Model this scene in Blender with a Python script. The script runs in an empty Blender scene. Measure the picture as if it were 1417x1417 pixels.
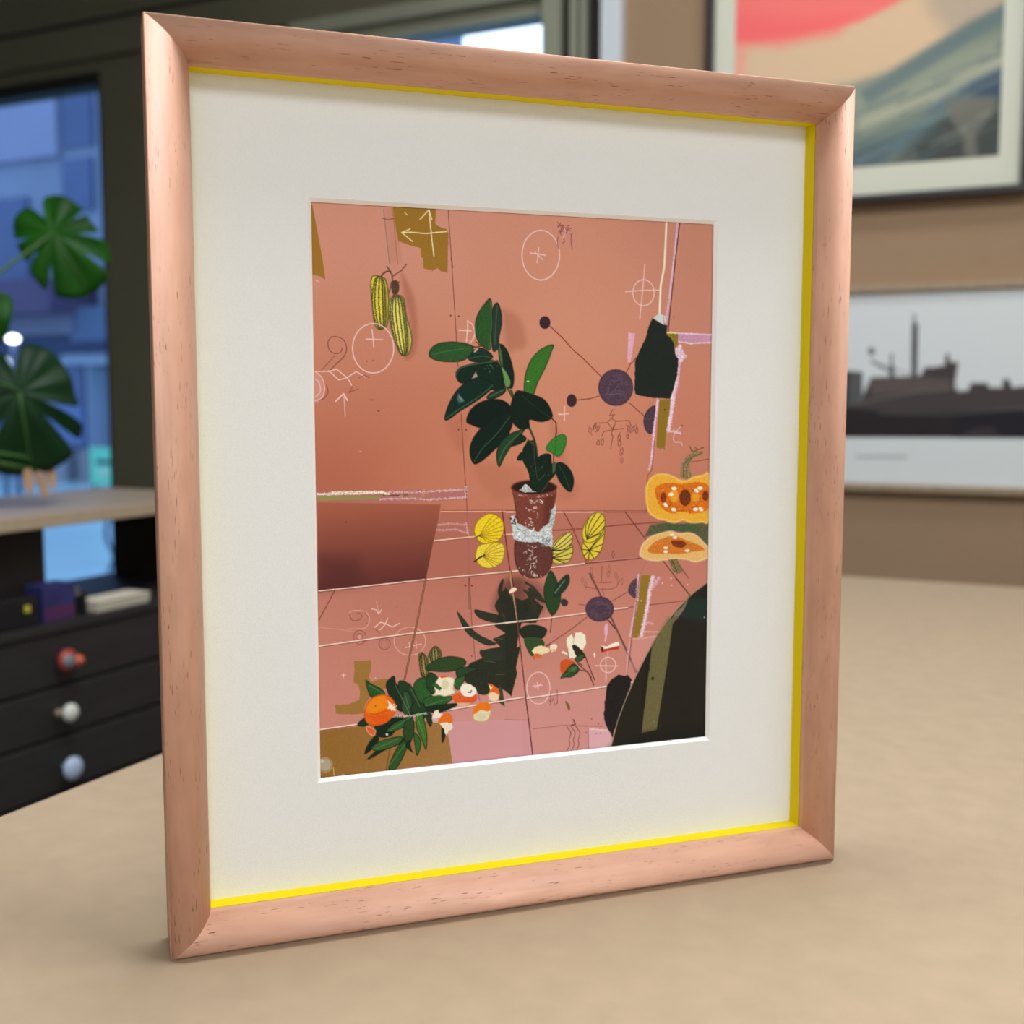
import bpy, bmesh, math, random
import numpy as np
from mathutils import Vector, Matrix
random.seed(7); rng = np.random.default_rng(5)
SC = bpy.context.scene; COL = SC.collection
PI = math.pi

# ------------------------------------------------------------------ camera model (metres, room axes)
FPX, PITCH, PHI, CZ = 1602.33, 0.0968, math.radians(25.7), 1.205
def ray(px, py):
    a0 = (px-708.5)/FPX; a2 = -(py-708.5)/FPX
    x = a0; y = math.cos(PITCH)+math.sin(PITCH)*a2; z = -math.sin(PITCH)+math.cos(PITCH)*a2
    return Vector((x*math.cos(PHI)-y*math.sin(PHI), x*math.sin(PHI)+y*math.cos(PHI), z))
def hit(px, py, ax, v):
    r = ray(px, py); o = Vector((0, 0, CZ)); return o+r*((v-o[ax])/r[ax])
def cam2room(x, y): return (x*math.cos(PHI)-y*math.sin(PHI), x*math.sin(PHI)+y*math.cos(PHI))

# ------------------------------------------------------------------ materials
def lin(c): 
    c = c/255.0
    return c/12.92 if c <= .04045 else ((c+.055)/1.055)**2.4
def rgb(r, g, b, k=1.0): return (min(1, lin(r)*k), min(1, lin(g)*k), min(1, lin(b)*k), 1)
def mat(name, col, rough=.6, metal=0, spec=.5, noise=None, bump=None, emit=None, coat=0):
    m = bpy.data.materials.new(name); m.use_nodes = True
    nt = m.node_tree; b = nt.nodes['Principled BSDF']
    b.inputs['Base Color'].default_value = col; b.inputs['Roughness'].default_value = rough
    b.inputs['Metallic'].default_value = metal; b.inputs['Specular IOR Level'].default_value = spec
    b.inputs['Coat Weight'].default_value = coat
    tc = nt.nodes.new('ShaderNodeTexCoord')
    if noise:
        sc, amt = noise[0], noise[1]
        n = nt.nodes.new('ShaderNodeTexNoise'); n.inputs['Scale'].default_value = sc; n.inputs['Detail'].default_value = 6
        mp = nt.nodes.new('ShaderNodeMapping'); mp.inputs['Scale'].default_value = noise[2] if len(noise) > 2 else (1, 1, 1)
        nt.links.new(tc.outputs['Object'], mp.inputs[0]); nt.links.new(mp.outputs[0], n.inputs['Vector'])
        r = nt.nodes.new('ShaderNodeValToRGB')
        r.color_ramp.elements[0].position = .3; r.color_ramp.elements[1].position = .7
        r.color_ramp.elements[0].color = tuple(c*(1-amt) for c in col[:3])+(1,)
        r.color_ramp.elements[1].color = tuple(min(1, c*(1+amt)) for c in col[:3])+(1,)
        nt.links.new(n.outputs['Fac'], r.inputs[0]); nt.links.new(r.outputs[0], b.inputs['Base Color'])
    if bump:
        n2 = nt.nodes.new('ShaderNodeTexNoise'); n2.inputs['Scale'].default_value = bump[0]; n2.inputs['Detail'].default_value = 5
        nt.links.new(tc.outputs['Object'], n2.inputs['Vector'])
        bp = nt.nodes.new('ShaderNodeBump'); bp.inputs['Strength'].default_value = bump[1]; bp.inputs['Distance'].default_value = .002
        nt.links.new(n2.outputs['Fac'], bp.inputs['Height']); nt.links.new(bp.outputs[0], b.inputs['Normal'])
    if emit:
        b.inputs['Emission Color'].default_value = emit[0]; b.inputs['Emission Strength'].default_value = emit[1]
    return m
def vcol_mat(name, rough=.5, spec=.3, bumpy=False):
    m = bpy.data.materials.new(name); m.use_nodes = True; nt = m.node_tree; b = nt.nodes['Principled BSDF']
    a = nt.nodes.new('ShaderNodeAttribute'); a.attribute_name = 'ink'
    nt.links.new(a.outputs['Color'], b.inputs['Base Color'])
    b.inputs['Roughness'].default_value = rough; b.inputs['Specular IOR Level'].default_value = spec
    return m
def glass_mat(name, refl=.04, tint=(1, 1, 1, 1)):
    m = bpy.data.materials.new(name); m.use_nodes = True; nt = m.node_tree; nt.nodes.clear()
    o = nt.nodes.new('ShaderNodeOutputMaterial'); mx = nt.nodes.new('ShaderNodeMixShader')
    t = nt.nodes.new('ShaderNodeBsdfTransparent'); g = nt.nodes.new('ShaderNodeBsdfGlossy')
    t.inputs[0].default_value = tint; g.inputs['Roughness'].default_value = .03; mx.inputs[0].default_value = refl
    nt.links.new(t.outputs[0], mx.inputs[1]); nt.links.new(g.outputs[0], mx.inputs[2]); nt.links.new(mx.outputs[0], o.inputs[0])
    return m
def frame_wood(name):
    """pink-washed timber: soft streaks and short dark pores along the member (UV.x runs along it, metres)"""
    m = bpy.data.materials.new(name); m.use_nodes = True; nt = m.node_tree; b = nt.nodes['Principled BSDF']
    N = nt.nodes.new; L = nt.links.new
    uv = N('ShaderNodeUVMap'); uv.uv_map = 'grain'
    def noise(sx, sy, det=4):
        mp = N('ShaderNodeMapping'); mp.inputs['Scale'].default_value = (sx, sy, 1); L(uv.outputs[0], mp.inputs[0])
        n = N('ShaderNodeTexNoise'); n.inputs['Scale'].default_value = 1; n.inputs['Detail'].default_value = det; L(mp.outputs[0], n.inputs['Vector']); return n
    def ramp(src, p0, c0, p1, c1):
        r = N('ShaderNodeValToRGB'); r.color_ramp.elements[0].position = p0; r.color_ramp.elements[0].color = c0
        r.color_ramp.elements[1].position = p1; r.color_ramp.elements[1].color = c1; L(src.outputs['Fac'], r.inputs[0]); return r
    base = ramp(noise(30, 160), .3, rgb(207, 158, 134), .72, rgb(216, 168, 144))
    blot = ramp(noise(25, 60, 2), .35, (.93, .92, .92, 1), .7, (1.03, 1.03, 1.03, 1))
    mx = N('ShaderNodeMix'); mx.data_type = 'RGBA'; mx.blend_type = 'MULTIPLY'; mx.inputs[0].default_value = 1
    L(base.outputs[0], mx.inputs[6]); L(blot.outputs[0], mx.inputs[7])
    po = ramp(noise(110, 1500, 1), .665, (0, 0, 0, 1), .70, (1, 1, 1, 1))
    gate = ramp(noise(22, 160, 2), .50, (0, 0, 0, 1), .56, (1, 1, 1, 1))
    mu = N('ShaderNodeMath'); mu.operation = 'MULTIPLY'; L(po.outputs[0], mu.inputs[0]); L(gate.outputs[0], mu.inputs[1])
    m2 = N('ShaderNodeMix'); m2.data_type = 'RGBA'; L(mu.outputs[0], m2.inputs[0]); L(mx.outputs[2], m2.inputs[6]); m2.inputs[7].default_value = rgb(138, 86, 64)
    L(m2.outputs[2], b.inputs['Base Color'])
    bp = N('ShaderNodeBump'); bp.inputs['Strength'].default_value = .5; bp.inputs['Distance'].default_value = .0004; bp.invert = True
    L(mu.outputs[0], bp.inputs['Height']); L(bp.outputs[0], b.inputs['Normal'])
    b.inputs['Roughness'].default_value = .5; b.inputs['Specular IOR Level'].default_value = .32
    return m

# ------------------------------------------------------------------ mesh helpers
class MB:
    def __init__(s): s.v = []; s.f = []; s.mi = []; s.sm = []
    def face(s, ids, mi=0, sm=False): s.f.append(tuple(ids)); s.mi.append(mi); s.sm.append(sm)
    def box(s, x0, x1, y0, y1, z0, z1, mi=0):
        b = len(s.v)
        s.v += [(x, y, z) for z in (z0, z1) for y in (y0, y1) for x in (x0, x1)]
        for q in ((0,2,3,1),(4,5,7,6),(0,1,5,4),(2,6,7,3),(0,4,6,2),(1,3,7,5)): s.face([b+i for i in q], mi)
        return s
    def tube(s, pts, r, n=10, mi=0):
        pts = [Vector(p) for p in pts]; rs = r if isinstance(r, (list, tuple)) else [r]*len(pts)
        prev = None; b = len(s.v)
        for i, p in enumerate(pts):
            t = (pts[min(i+1, len(pts)-1)]-pts[max(i-1, 0)]).normalized()
            if prev is None: a = t.orthogonal().normalized()
            else: a = (prev-t*prev.dot(t)).normalized()
            prev = a; c = t.cross(a)
            for k in range(n):
                w = 2*PI*k/n; s.v.append(tuple(p+(a*math.cos(w)+c*math.sin(w))*rs[i]))
        for i in range(len(pts)-1):
            for k in range(n):
                s.face((b+i*n+k, b+i*n+(k+1) % n, b+(i+1)*n+(k+1) % n, b+(i+1)*n+k), mi, True)
        s.face([b+k for k in range(n)][::-1], mi); s.face([b+(len(pts)-1)*n+k for k in range(n)], mi)
        return s
    def lathe(s, prof, c=(0, 0, 0), axis='z', n=28, mi=0):
        b = len(s.v); m = len(prof)
        for r, h in prof:
            for k in range(n):
                a, d = r*math.cos(2*PI*k/n), r*math.sin(2*PI*k/n)
                p = (a, d, h) if axis == 'z' else ((h, a, d) if axis == 'x' else (d, h, a))
                s.v.append((c[0]+p[0], c[1]+p[1], c[2]+p[2]))
        for i in range(m-1):
            for k in range(n): s.face((b+i*n+k, b+i*n+(k+1) % n, b+(i+1)*n+(k+1) % n, b+(i+1)*n+k), mi, True)
        s.face([b+k for k in range(n)][::-1], mi); s.face([b+(m-1)*n+k for k in range(n)], mi)
        return s
    def build(s, name, mats, parent=None, bevel=0, world=None):
        me = bpy.data.meshes.new(name); me.from_pydata(s.v, [], s.f)
        for m in (mats if isinstance(mats, (list, tuple)) else [mats]): me.materials.append(m)
        me.polygons.foreach_set('material_index', s.mi); me.polygons.foreach_set('use_smooth', s.sm)
        me.update()
        o = bpy.data.objects.new(name, me); COL.objects.link(o)
        if parent: o.parent = parent
        if bevel:
            md = o.modifiers.new('bevel', 'BEVEL'); md.width = bevel; md.segments = 2; md.limit_method = 'ANGLE'
        return o
def tag(o, label, cat, group=None):
    o['label'] = label; o['category'] = cat
    if group: o['group'] = group
    return o
def thing(name, label, cat, loc=(0, 0, 0), rotz=0, group=None):
    o = bpy.data.objects.new(name, None); COL.objects.link(o); o.location = loc; o.rotation_euler = (0, 0, rotz)
    o.empty_display_size = .05
    return tag(o, label, cat, group)
def struct(o): o['kind'] = 'structure'; return o

# ------------------------------------------------------------------ ink rasteriser (printed pictures)
def smooth(a, b, x): 
    t = np.clip((x-a)/(b-a), 0, 1); return t*t*(3-2*t)
class Ink:
    """W x H grid of printed colour; coordinates given in grid units after self.T maps them"""
    def __init__(s, W, H, T=None): s.W, s.H = W, H; s.a = np.zeros((H, W, 3)); s.T = T; s.sc = 1.0
    def pts(s, p): 
        p = np.array(p, float)
        return s.T(p) if s.T else p
    def win(s, p, m):
        x0 = max(0, int(p[:, 0].min()-m)); x1 = min(s.W, int(p[:, 0].max()+m)+2)
        y0 = max(0, int(p[:, 1].min()-m)); y1 = min(s.H, int(p[:, 1].max()+m)+2)
        if x1 <= x0 or y1 <= y0: return None
        Y, X = np.mgrid[y0:y1, x0:x1]; return x0, x1, y0, y1, X.astype(float), Y.astype(float)
    def blend(s, w, al, col, grain=0):
        x0, x1, y0, y1 = w[:4]
        c = np.array(col, float)
        if c.ndim == 1: c = np.broadcast_to(c, al.shape+(3,))
        if grain: c = c*(1+grain*rng.standard_normal(al.shape))[..., None]
        s.a[y0:y1, x0:x1] = s.a[y0:y1, x0:x1]*(1-al[..., None])+c*al[..., None]
    @staticmethod
    def segd(X, Y, p, closed):
        d = np.full(X.shape, 1e9); n = len(p)
        for i in range(n if closed else n-1):
            a = p[i]; b = p[(i+1) % n]; ab = b-a; L = (ab**2).sum()+1e-9
            t = np.clip(((X-a[0])*ab[0]+(Y-a[1])*ab[1])/L, 0, 1)
            d = np.minimum(d, (X-a[0]-t*ab[0])**2+(Y-a[1]-t*ab[1])**2)
        return np.sqrt(d)
    @staticmethod
    def curve(p, closed, n=5):
        out = []; N = len(p)
        for i in range(N if closed else N-1):
            g = (lambda k: p[k % N]) if closed else (lambda k: p[min(max(k, 0), N-1)])
            a, b, c, d = g(i-1), g(i), g(i+1), g(i+2)
            for t in np.arange(n)/n:
                out.append(.5*((2*b)+(c-a)*t+(2*a-5*b+4*c-d)*t*t+(3*b-3*c+d-a)*t**3))
        if not closed: out.append(p[-1])
        return np.array(out)
    def fill(s, p, col, al=1, soft=.8, crv=False, grain=0, edge=None, grad=None, jag=0):
        p = s.pts(p)
        if crv: p = s.curve(p, True)
        if jag:
            q = []
            for i in range(len(p)):
                a, b = p[i], p[(i+1) % len(p)]; m = max(1, int(np.hypot(*(b-a))/3))
                for k in range(m): q.append(a+(b-a)*k/m+rng.normal(0, jag, 2))
            p = np.array(q)
        w = s.win(p, soft*2+2)
        if w is None: return
        X, Y = w[4], w[5]; ins = np.zeros(X.shape, bool); n = len(p)
        for i in range(n):
            a, b = p[i], p[(i+1) % n]
            if a[1] == b[1]: continue
            ins ^= ((a[1] > Y) != (b[1] > Y)) & (X < (b[0]-a[0])*(Y-a[1])/(b[1]-a[1])+a[0])
        d = s.segd(X, Y, p, True); sd = np.where(ins, d, -d)
        A = smooth(-soft, soft, sd)*al; c = np.array(col, float)
        if grad is not None:   # (p0, p1, col1)
            g = s.pts([grad[0], grad[1]]); v = g[1]-g[0]
            t = np.clip(((X-g[0][0])*v[0]+(Y-g[0][1])*v[1])/(v**2).sum(), 0, 1)[..., None]
            c = c*(1-t)+np.array(grad[2], float)*t
        s.blend(w, A, c, grain)
        if edge is not None: s.blend(w, smooth(edge[1]+.8, edge[1]-.4, d)*al*np.clip(ins+.5, 0, 1)*edge[2], edge[0])
        return w, sd
    def stroke(s, p, col, wd=1.2, al=1, crv=False, rough=0, grain=0, closed=False):
        p = s.pts(p)
        if crv: p = s.curve(p, closed)
        w = s.win(p, wd*3+4)
        if w is None: return
        X, Y = w[4], w[5]; d = s.segd(X, Y, p, closed)
        if rough: d = d+rough*rng.normal(0, 1, X.shape)
        s.blend(w, smooth(wd/2+.6, wd/2-.5, d)*al, col, grain)
    def ell(s, c, rx, ry, col, wd=None, al=1, rot=0, grain=0, **k):
        t = np.linspace(0, 2*PI, 28, endpoint=False)
        p = [(c[0]+rx*math.cos(a)*math.cos(rot)-ry*math.sin(a)*math.sin(rot), c[1]+rx*math.cos(a)*math.sin(rot)+ry*math.sin(a)*math.cos(rot)) for a in t]
        if wd: s.stroke(p, col, wd, al, closed=True, grain=grain)
        else: s.fill(p, col, al, grain=grain, **k)
def homography(src, dst):
    A = []
    for (x, y), (u, v) in zip(src, dst):
        A.append([x, y, 1, 0, 0, 0, -u*x, -u*y, -u]); A.append([0, 0, 0, x, y, 1, -v*x, -v*y, -v])
    return np.linalg.svd(np.array(A, float))[2][-1].reshape(3, 3)
def happly(Hm, p):
    q = np.c_[p, np.ones(len(p))] @ Hm.T; return q[:, :2]/q[:, 2:]
def ink_mesh(name, ink, place, material, parent, gain=1.0):
    """grid mesh whose vertices carry the printed colours; place(u,v) -> 3-D, u,v in 0..1 (v down)"""
    W, H = ink.W, ink.H
    u, v = np.meshgrid(np.arange(W)/(W-1), np.arange(H)/(H-1))
    P = place(u.ravel(), v.ravel()).astype(np.float32)
    idx = np.arange(W*H).reshape(H, W)
    q = np.stack([idx[:-1, :-1], idx[1:, :-1], idx[1:, 1:], idx[:-1, 1:]], -1).reshape(-1, 4).astype(np.int32)
    me = bpy.data.meshes.new(name); me.vertices.add(W*H); me.vertices.foreach_set('co', P.ravel())
    me.loops.add(q.size); me.loops.foreach_set('vertex_index', q.ravel())
    me.polygons.add(len(q)); me.polygons.foreach_set('loop_start', np.arange(0, q.size, 4, dtype=np.int32))
    me.update(calc_edges=True)
    c = np.clip(ink.a/255, 0, 1); c = np.where(c <= .04045, c/12.92, ((c+.055)/1.055)**2.4)*gain
    at = me.color_attributes.new('ink', 'FLOAT_COLOR', 'POINT')
    at.data.foreach_set('color', np.c_[np.clip(c, 0, 1).reshape(-1, 3), np.ones(W*H)].astype(np.float32).ravel())
    me.materials.append(material)
    o = bpy.data.objects.new(name, me); COL.objects.link(o); o.parent = parent
    return o
# ------------------------------------------------------------------ the framed print's picture
def paint_print(ink, Hm):
    """the still life; every point is given on an enlarged detail (A..G) of the picture and mapped onto the sheet"""
    org = dict(A=(420, 260, 4.723), B=(700, 260, 4.723), C=(420, 540, 4.723), D=(700, 540, 4.723),
               E=(420, 800, 4.723), F=(700, 800, 4.723), G=(570, 390, 4.572), P=(0, 0, 1))
    cur = ['P']
    def T(p):
        ox, oy, k = org[cur[0]]; return happly(Hm, np.c_[p[:, 0]/k+ox, p[:, 1]/k+oy])
    ink.T = T
    def Z(z): cur[0] = z
    Fi, St, El = ink.fill, ink.stroke, ink.ell
    # ground colour of wall and floor: smooth field
    Z('P')
    smp = [(440,300,212,148,128),(500,330,211,146,126),(600,330,214,150,131),(700,300,212,146,126),(780,330,212,147,124),(780,430,212,147,122),(900,330,205,140,120),
           (970,330,196,134,114),(970,430,196,132,112),(850,420,208,142,120),(560,450,203,138,116),(460,470,203,135,112),(470,560,192,122,98),(560,560,194,122,98),(470,650,175,98,76),
           (560,650,186,110,86),(620,600,198,126,100),(620,680,200,128,100),(680,660,204,130,104),(700,400,205,138,115),(820,600,208,138,112),(820,680,206,132,106),
           (880,640,203,132,108),(960,560,200,130,108),(950,620,190,120,98),(780,550,206,138,112),(650,760,176,108,92),(850,730,176,108,94),(470,840,190,122,106),(540,840,186,118,102),
           (600,840,185,116,100),(470,900,198,132,118),(560,900,198,132,118),(640,880,192,124,108),(480,960,200,134,122),(700,980,204,140,134),(760,1000,206,144,136),(820,980,204,142,134),
           (780,860,198,128,112),(860,840,198,128,112),(850,900,200,134,122),(940,810,192,124,108),(640,1020,206,150,150),(700,1030,208,150,154),(760,1040,206,146,140),(740,900,196,130,114)]
    Hn = np.array(smp, float); g = happly(Hm, Hn[:, :2])
    yy, xx = np.mgrid[0:ink.H:8, 0:ink.W:8]; num = np.zeros(xx.shape+(3,)); den = np.zeros(xx.shape)
    for (gx, gy), c in zip(g, Hn[:, 2:]):
        w = np.exp(-((xx-gx)**2+(yy-gy)**2)/(2*70**2))+1e-6/(1+(xx-gx)**2+(yy-gy)**2); num += w[..., None]*c; den += w
    lo = num/den[..., None]
    yi = np.arange(ink.H)/8; xi = np.arange(ink.W)/8
    y0 = np.clip(yi.astype(int), 0, lo.shape[0]-2); x0 = np.clip(xi.astype(int), 0, lo.shape[1]-2)
    fy = np.clip(yi-y0, 0, 1)[:, None, None]; fx = np.clip(xi-x0, 0, 1)[None, :, None]
    a = lo[y0][:, x0]; b = lo[y0][:, x0+1]; c = lo[y0+1][:, x0]; d = lo[y0+1][:, x0+1]
    ink.a[:] = (a*(1-fx)+b*fx)*(1-fy)+(c*(1-fx)+d*fx)*fy
    ink.a *= 1+.008*rng.standard_normal((ink.H, ink.W, 1))
    CH = (238, 200, 200); BR = (118, 62, 56); OC = (158, 116, 42); DK = (92, 44, 38); PK = (222, 172, 190)
    # soft cast shadows on the pictured wall
    Z('G'); Fi([(570,200),(620,190),(690,250),(720,400),(650,430),(600,420)], (150,88,66), .38, 9, True)
    Fi([(230,880),(330,860),(360,1000),(300,1080),(240,980)], (165,98,76), .3, 9, True)
    Fi([(400,1150),(560,1160),(700,1180),(700,1300),(560,1380),(430,1280)], (165,98,76), .28, 12, True)
    Fi([(870,880),(940,960),(1000,1200),(1060,1330),(940,1390),(900,1200)], (165,98,76), .3, 9, True)
    Z('A'); Fi([(640,560),(690,640),(730,760),(745,960),(720,1090),(660,1110),(700,900),(660,720)], (150,84,62), .45, 6, True)
    Fi([(530,130),(610,140),(640,480),(560,500)], (175,112,92), .2, 5)
    # ochre paint
    Fi([(40,95),(58,110),(95,310),(125,470),(143,600),(100,575),(60,568),(40,570)], (160,116,44))
    Fi([(582,120),(868,130),(860,235),(895,255),(935,270),(948,300),(940,552),(900,545),(875,522),(845,542),(785,525),(782,460),(768,450),(768,395),(700,375),(620,350),(600,250)], OC, jag=.3, grain=.02)
    A = (243, 228, 180)
    St([(852,443),(838,330),(820,145)], A, 1.8); St([(762,205),(820,143),(838,205)], A, 1.6); St([(642,292),(700,290),(800,298),(935,285)], A, 1.8)
    St([(697,268),(642,292),(712,350)], A, 1.6); St([(660,160),(680,178)], A, 1.2)
    St([(945,140),(968,480),(990,830),(1010,1170)], DK, .9, .9); St([(966,460),(974,520)], DK, 1.6, .8)
    for q in ((962,835),(1015,838)): El(q, 5, 5, DK)
    for q in ((735,875),(455,1128),(415,1133)): El(q, 4, 4, DK, al=.7)
    # string, stems, hanging squashes
    St([(515,125),(530,250),(548,400),(555,510)], (196,158,138), 1.8); St([(523,140),(540,300),(562,500)], (140,86,70), .9, .8)
    St([(575,130),(590,205),(606,400),(616,500)], (158,98,80), 1.1, .7); St([(515,198),(550,208),(590,200)], (120,72,60), 1.3, .9)
    St([(500,590),(520,562),(550,545),(575,560),(582,620),(590,700)], (98,68,50), 2.6, crv=True); St([(545,515),(580,570),(570,640),(560,680)], (112,76,56), 2.2, crv=True)
    St([(580,580),(640,540),(672,500)], (120,70,60), 1.8); St([(590,620),(625,615)], (90,60,48), 1.6); St([(555,510),(580,520),(575,610)], (186,158,135), 1.1)
    El((600,650), 26, 48, (85,60,46), grain=.15)
    def squash(pts, axis, n, c0, c1, wdt, sh=(70,62,28), k=.5):
        w, sd = Fi(pts, c0, crv=True, grain=.06, edge=(sh, 1.0, .8))
        P = ink.pts(axis); 
        cc = ink.curve(P, False, 6); t = np.gradient(cc, axis=0); t /= np.hypot(*t.T)[:, None]+1e-9; nn = np.c_[-t[:, 1], t[:, 0]]
        L = np.linspace(0, 1, len(cc)); prof = np.sqrt(np.clip(1-(2*L-1)**2*.93, .02, 1))
        X, Y = w[4], w[5]
        for i in range(n):
            o = math.sin((i+.5)/n*PI-PI/2)*wdt
            q = cc+nn*(o*prof)[:, None]
            d = ink.segd(X, Y, q, False)+.35*rng.standard_normal(X.shape)
            ink.blend(w, smooth(1.75, .5, d)*smooth(-.5, 1, sd)*.9, c1, .1)
        # form shading of the pictured squash towards its right rim
        d = ink.segd(X, Y, cc+nn*(-wdt*.95*prof)[:, None], False)
        ink.blend(w, smooth(wdt*.7, 0, d)*smooth(0, 1, sd)*k, (95,88,35))
    squash([(445,590),(470,573),(530,592),(550,650),(558,760),(550,880),(530,915),(495,926),(465,890),(448,760),(440,650)], [(495,580),(492,750),(508,920)], 5, (226,208,70), (66,66,38), 11)
    squash([(580,710),(605,700),(640,706),(660,740),(672,830),(700,930),(708,1010),(690,1080),(655,1098),(625,1075),(590,980),(565,880),(555,770)], [(610,705),(620,860),(655,1095)], 6, (232,220,104), (70,70,44), 12.5)
    # chalk drawings, left
    El((455,1048), 135, 162, CH, 1.7); St([(408,988),(518,992)], CH, 1.5); St([(448,925),(460,1040)], CH, 1.5)
    St([(255,1045),(240,1075),(205,1083),(170,1060),(160,1010),(180,978),(215,972),(262,995),(282,1050),(265,1100),(215,1150),(170,1195)], BR, 1.2, .9, True)
    St([(205,1095),(165,1140),(110,1200)], BR, 1.1, .7); St([(265,1105),(230,1140)], BR, 1, .6)
    St([(75,1200),(165,1200),(215,1185),(285,1240),(345,1200),(400,1235)], CH, 1.6); St([(165,1195),(230,1255),(285,1240),(315,1290)], CH, 1.5)
    St([(365,1240),(400,1225),(430,1240)], BR, 1.2, .8); St([(290,1335),(320,1328),(358,1315)], BR, 1.1, .8); St([(325,1285),(300,1340)], BR, 1, .7)
    Fi([(70,1210),(110,1230),(135,1300),(120,1380),(70,1395)], (225,170,170), .45, 2, True)
    for q in ([(75,1200),(120,1240),(138,1310),(120,1370),(75,1392)], [(75,1250),(100,1270),(110,1330),(78,1365)]): St(q, CH, 1.2, .9, True)
    St([(150,1290),(160,1330),(140,1370),(105,1388)], BR, 1.2, .9, True)
    St([(210,1395),(262,1345),(288,1390)], (235,205,215), 2); Z('C'); St([(265,40),(272,170)], CH, 1.3, .8)
    Z('A'); St([(1015,930),(1095,935)], CH, 1.8); St([(1075,868),(1065,1005)], CH, 1.6); St([(1070,870),(1105,895),(1120,945),(1110,985),(1085,1015)], CH, 1.6, crv=True); St([(80,605),(98,612)], CH, 1)
    # upper right of wall
    Z('B'); El((228,440), 123, 163, CH, 1.9); St([(160,425),(260,440)], CH, 1.9); St([(215,390),(205,490)], CH, 1.6); St([(190,420),(242,470)], CH, 1.5)
    for q in range(26):
        x = 340+rng.random()*75; y = 245+rng.random()*45; St([(x,y),(x+rng.normal(0,14),y+rng.normal(0,14))], (120,50,75), 1, .8)
    St([(378,300),(432,297),(430,345),(436,400)], (190,130,160), 1.3); St([(428,300),(425,345),(434,402)], (110,50,70), 1.1, .8); St([(343,320),(336,350),(345,400)], (110,50,70), 1.1, .8, True)
    St([(378,330),(384,352),(370,362)], (110,50,70), 1.1, .8); St([(385,260),(388,300),(370,330)], (235,200,210), 1.2, .8)
    El((900,685), 70, 85, CH, 1.6); St([(908,500),(893,680),(875,858)], CH, 1.6); St([(782,678),(890,670),(1000,668)], CH, 1.7)
    El((1098,843), 4, 4, DK)
    # big molecule drawing
    for q in ([(290,905),(370,980),(440,1060),(500,1110),(625,1235)], [(460,1387),(550,1378),(610,1360)], [(785,1210),(815,1150),(868,1095)]): St(q, (125,50,42), 1.5)
    def ball(c, rx, ry, k=1):
        El(c, rx, ry, (82,62,78), grain=.08, edge=((52,36,44), 1.0, .8))
        for j in range(int(16*k)):
            a = rng.random()*6.28; r = rng.random()**.5*.75; x = c[0]+rx*r*math.cos(a); y = c[1]+ry*r*math.sin(a); b = rng.normal(0, .8)
            St([(x,y),(x+rx*.22*math.cos(b),y+ry*.22*math.sin(b)),(x+rx*.4*math.cos(b+.4),y+ry*.4*math.sin(b+.4))], (118,92,116) if j % 2 else (58,42,58), 1, .6)
    ball((718,1305), 112, 118, 2); El((255,880), 36, 42, (58,36,46), grain=.1); El((430,1390), 33, 42, (62,40,50), grain=.1)
    St([(650,1350),(760,1345)], (150,110,140), 1, .6)
    Z('D'); St([(805,80),(910,175)], (125,50,42), 1.4); Fi([(975,105),(940,118),(910,160),(902,210),(915,260),(945,285),(962,260),(972,170)], (78,58,72), crv=True, grain=.15, edge=((48,34,42),1,.8))
    St([(343,158),(408,155)], CH, 1.6); St([(385,105),(382,200)], CH, 1.4)
    for q in ([(700,125),(678,165),(712,158),(690,182),(720,205),(700,258),(665,210),(692,180)], [(720,203),(805,198),(820,235)], [(662,212),(590,215),(572,250)], [(770,250),(700,258),(640,270),(628,300)],
              [(705,230),(690,290),(700,300),(685,380)]): St(q, BR, 1.2, .9)
    for x, y in ((550,262),(600,250),(604,340),(630,336),(740,305),(742,345),(800,250),(795,300),(832,250),(855,262),(755,460),(755,400),(580,235)):
        for j in range(2):
            h = rng.uniform(14, 32); k = rng.normal(0, 8); St([(x+k,y-h),(x+rng.uniform(4,14),y-h*.3),(x+rng.uniform(2,9),y+h*.5),(x-k,y+h),(x-rng.uniform(3,12),y+h*.2),(x+k*.3,y-h*.7)], BR, .9, rng.uniform(.45,.85), True)
    # long strips at right
    Z('B'); St([(1050,215),(1042,400),(1035,520),(1012,640),(1003,835)], (244,228,214), 3.6)
    St([(1122,215),(1105,430),(1065,750),(1042,890)], (214,168,194), 4.6, grain=.06); St([(1118,300),(1090,520),(1070,720)], (240,215,225), 1.2, .7, rough=.5)
    St([(1138,215),(1110,450),(1078,760),(1060,945)], (70,32,40), 1.7)
    Fi([(1050,950),(1128,952),(1120,1060),(1125,1110),(1070,1100)], (140,116,40)); St([(1050,945),(1125,950)], (240,228,170), 2, rough=.5)
    Fi([(1125,945),(1352,955),(1350,1015),(1180,1010),(1125,1000)], (198,146,176), grain=.05); St([(1128,950),(1350,960)], (240,215,228), 1.8, rough=.7); St([(1130,1005),(1210,1018),(1350,1010)], (240,215,228), 1.8, rough=.7)
    Fi([(800,945),(845,952),(815,1140),(795,1138)], (226,172,200), grain=.05)
    Fi([(1105,1050),(1140,1020),(1165,1080),(1184,1100),(1140,1148),(1110,1120)], (226,184,206), grain=.15, jag=.5)
    St([(1140,1030),(1130,1090),(1160,1110),(1130,1140)], (250,235,240), 1.5, .8, rough=.6)
    St([(1130,1140),(1120,1250),(1100,1350),(1085,1425)], (226,180,212), 7, rough=.7, grain=.08); St([(1122,1150),(1105,1300),(1075,1400)], (250,238,245), 1.8, rough=1)
    Fi([(965,850),(985,832),(1003,822),(1045,838),(1050,870),(1030,895)], (205,214,215)); St([(1030,840),(1035,890)], (190,130,160), 1.5, rough=.7)
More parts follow.
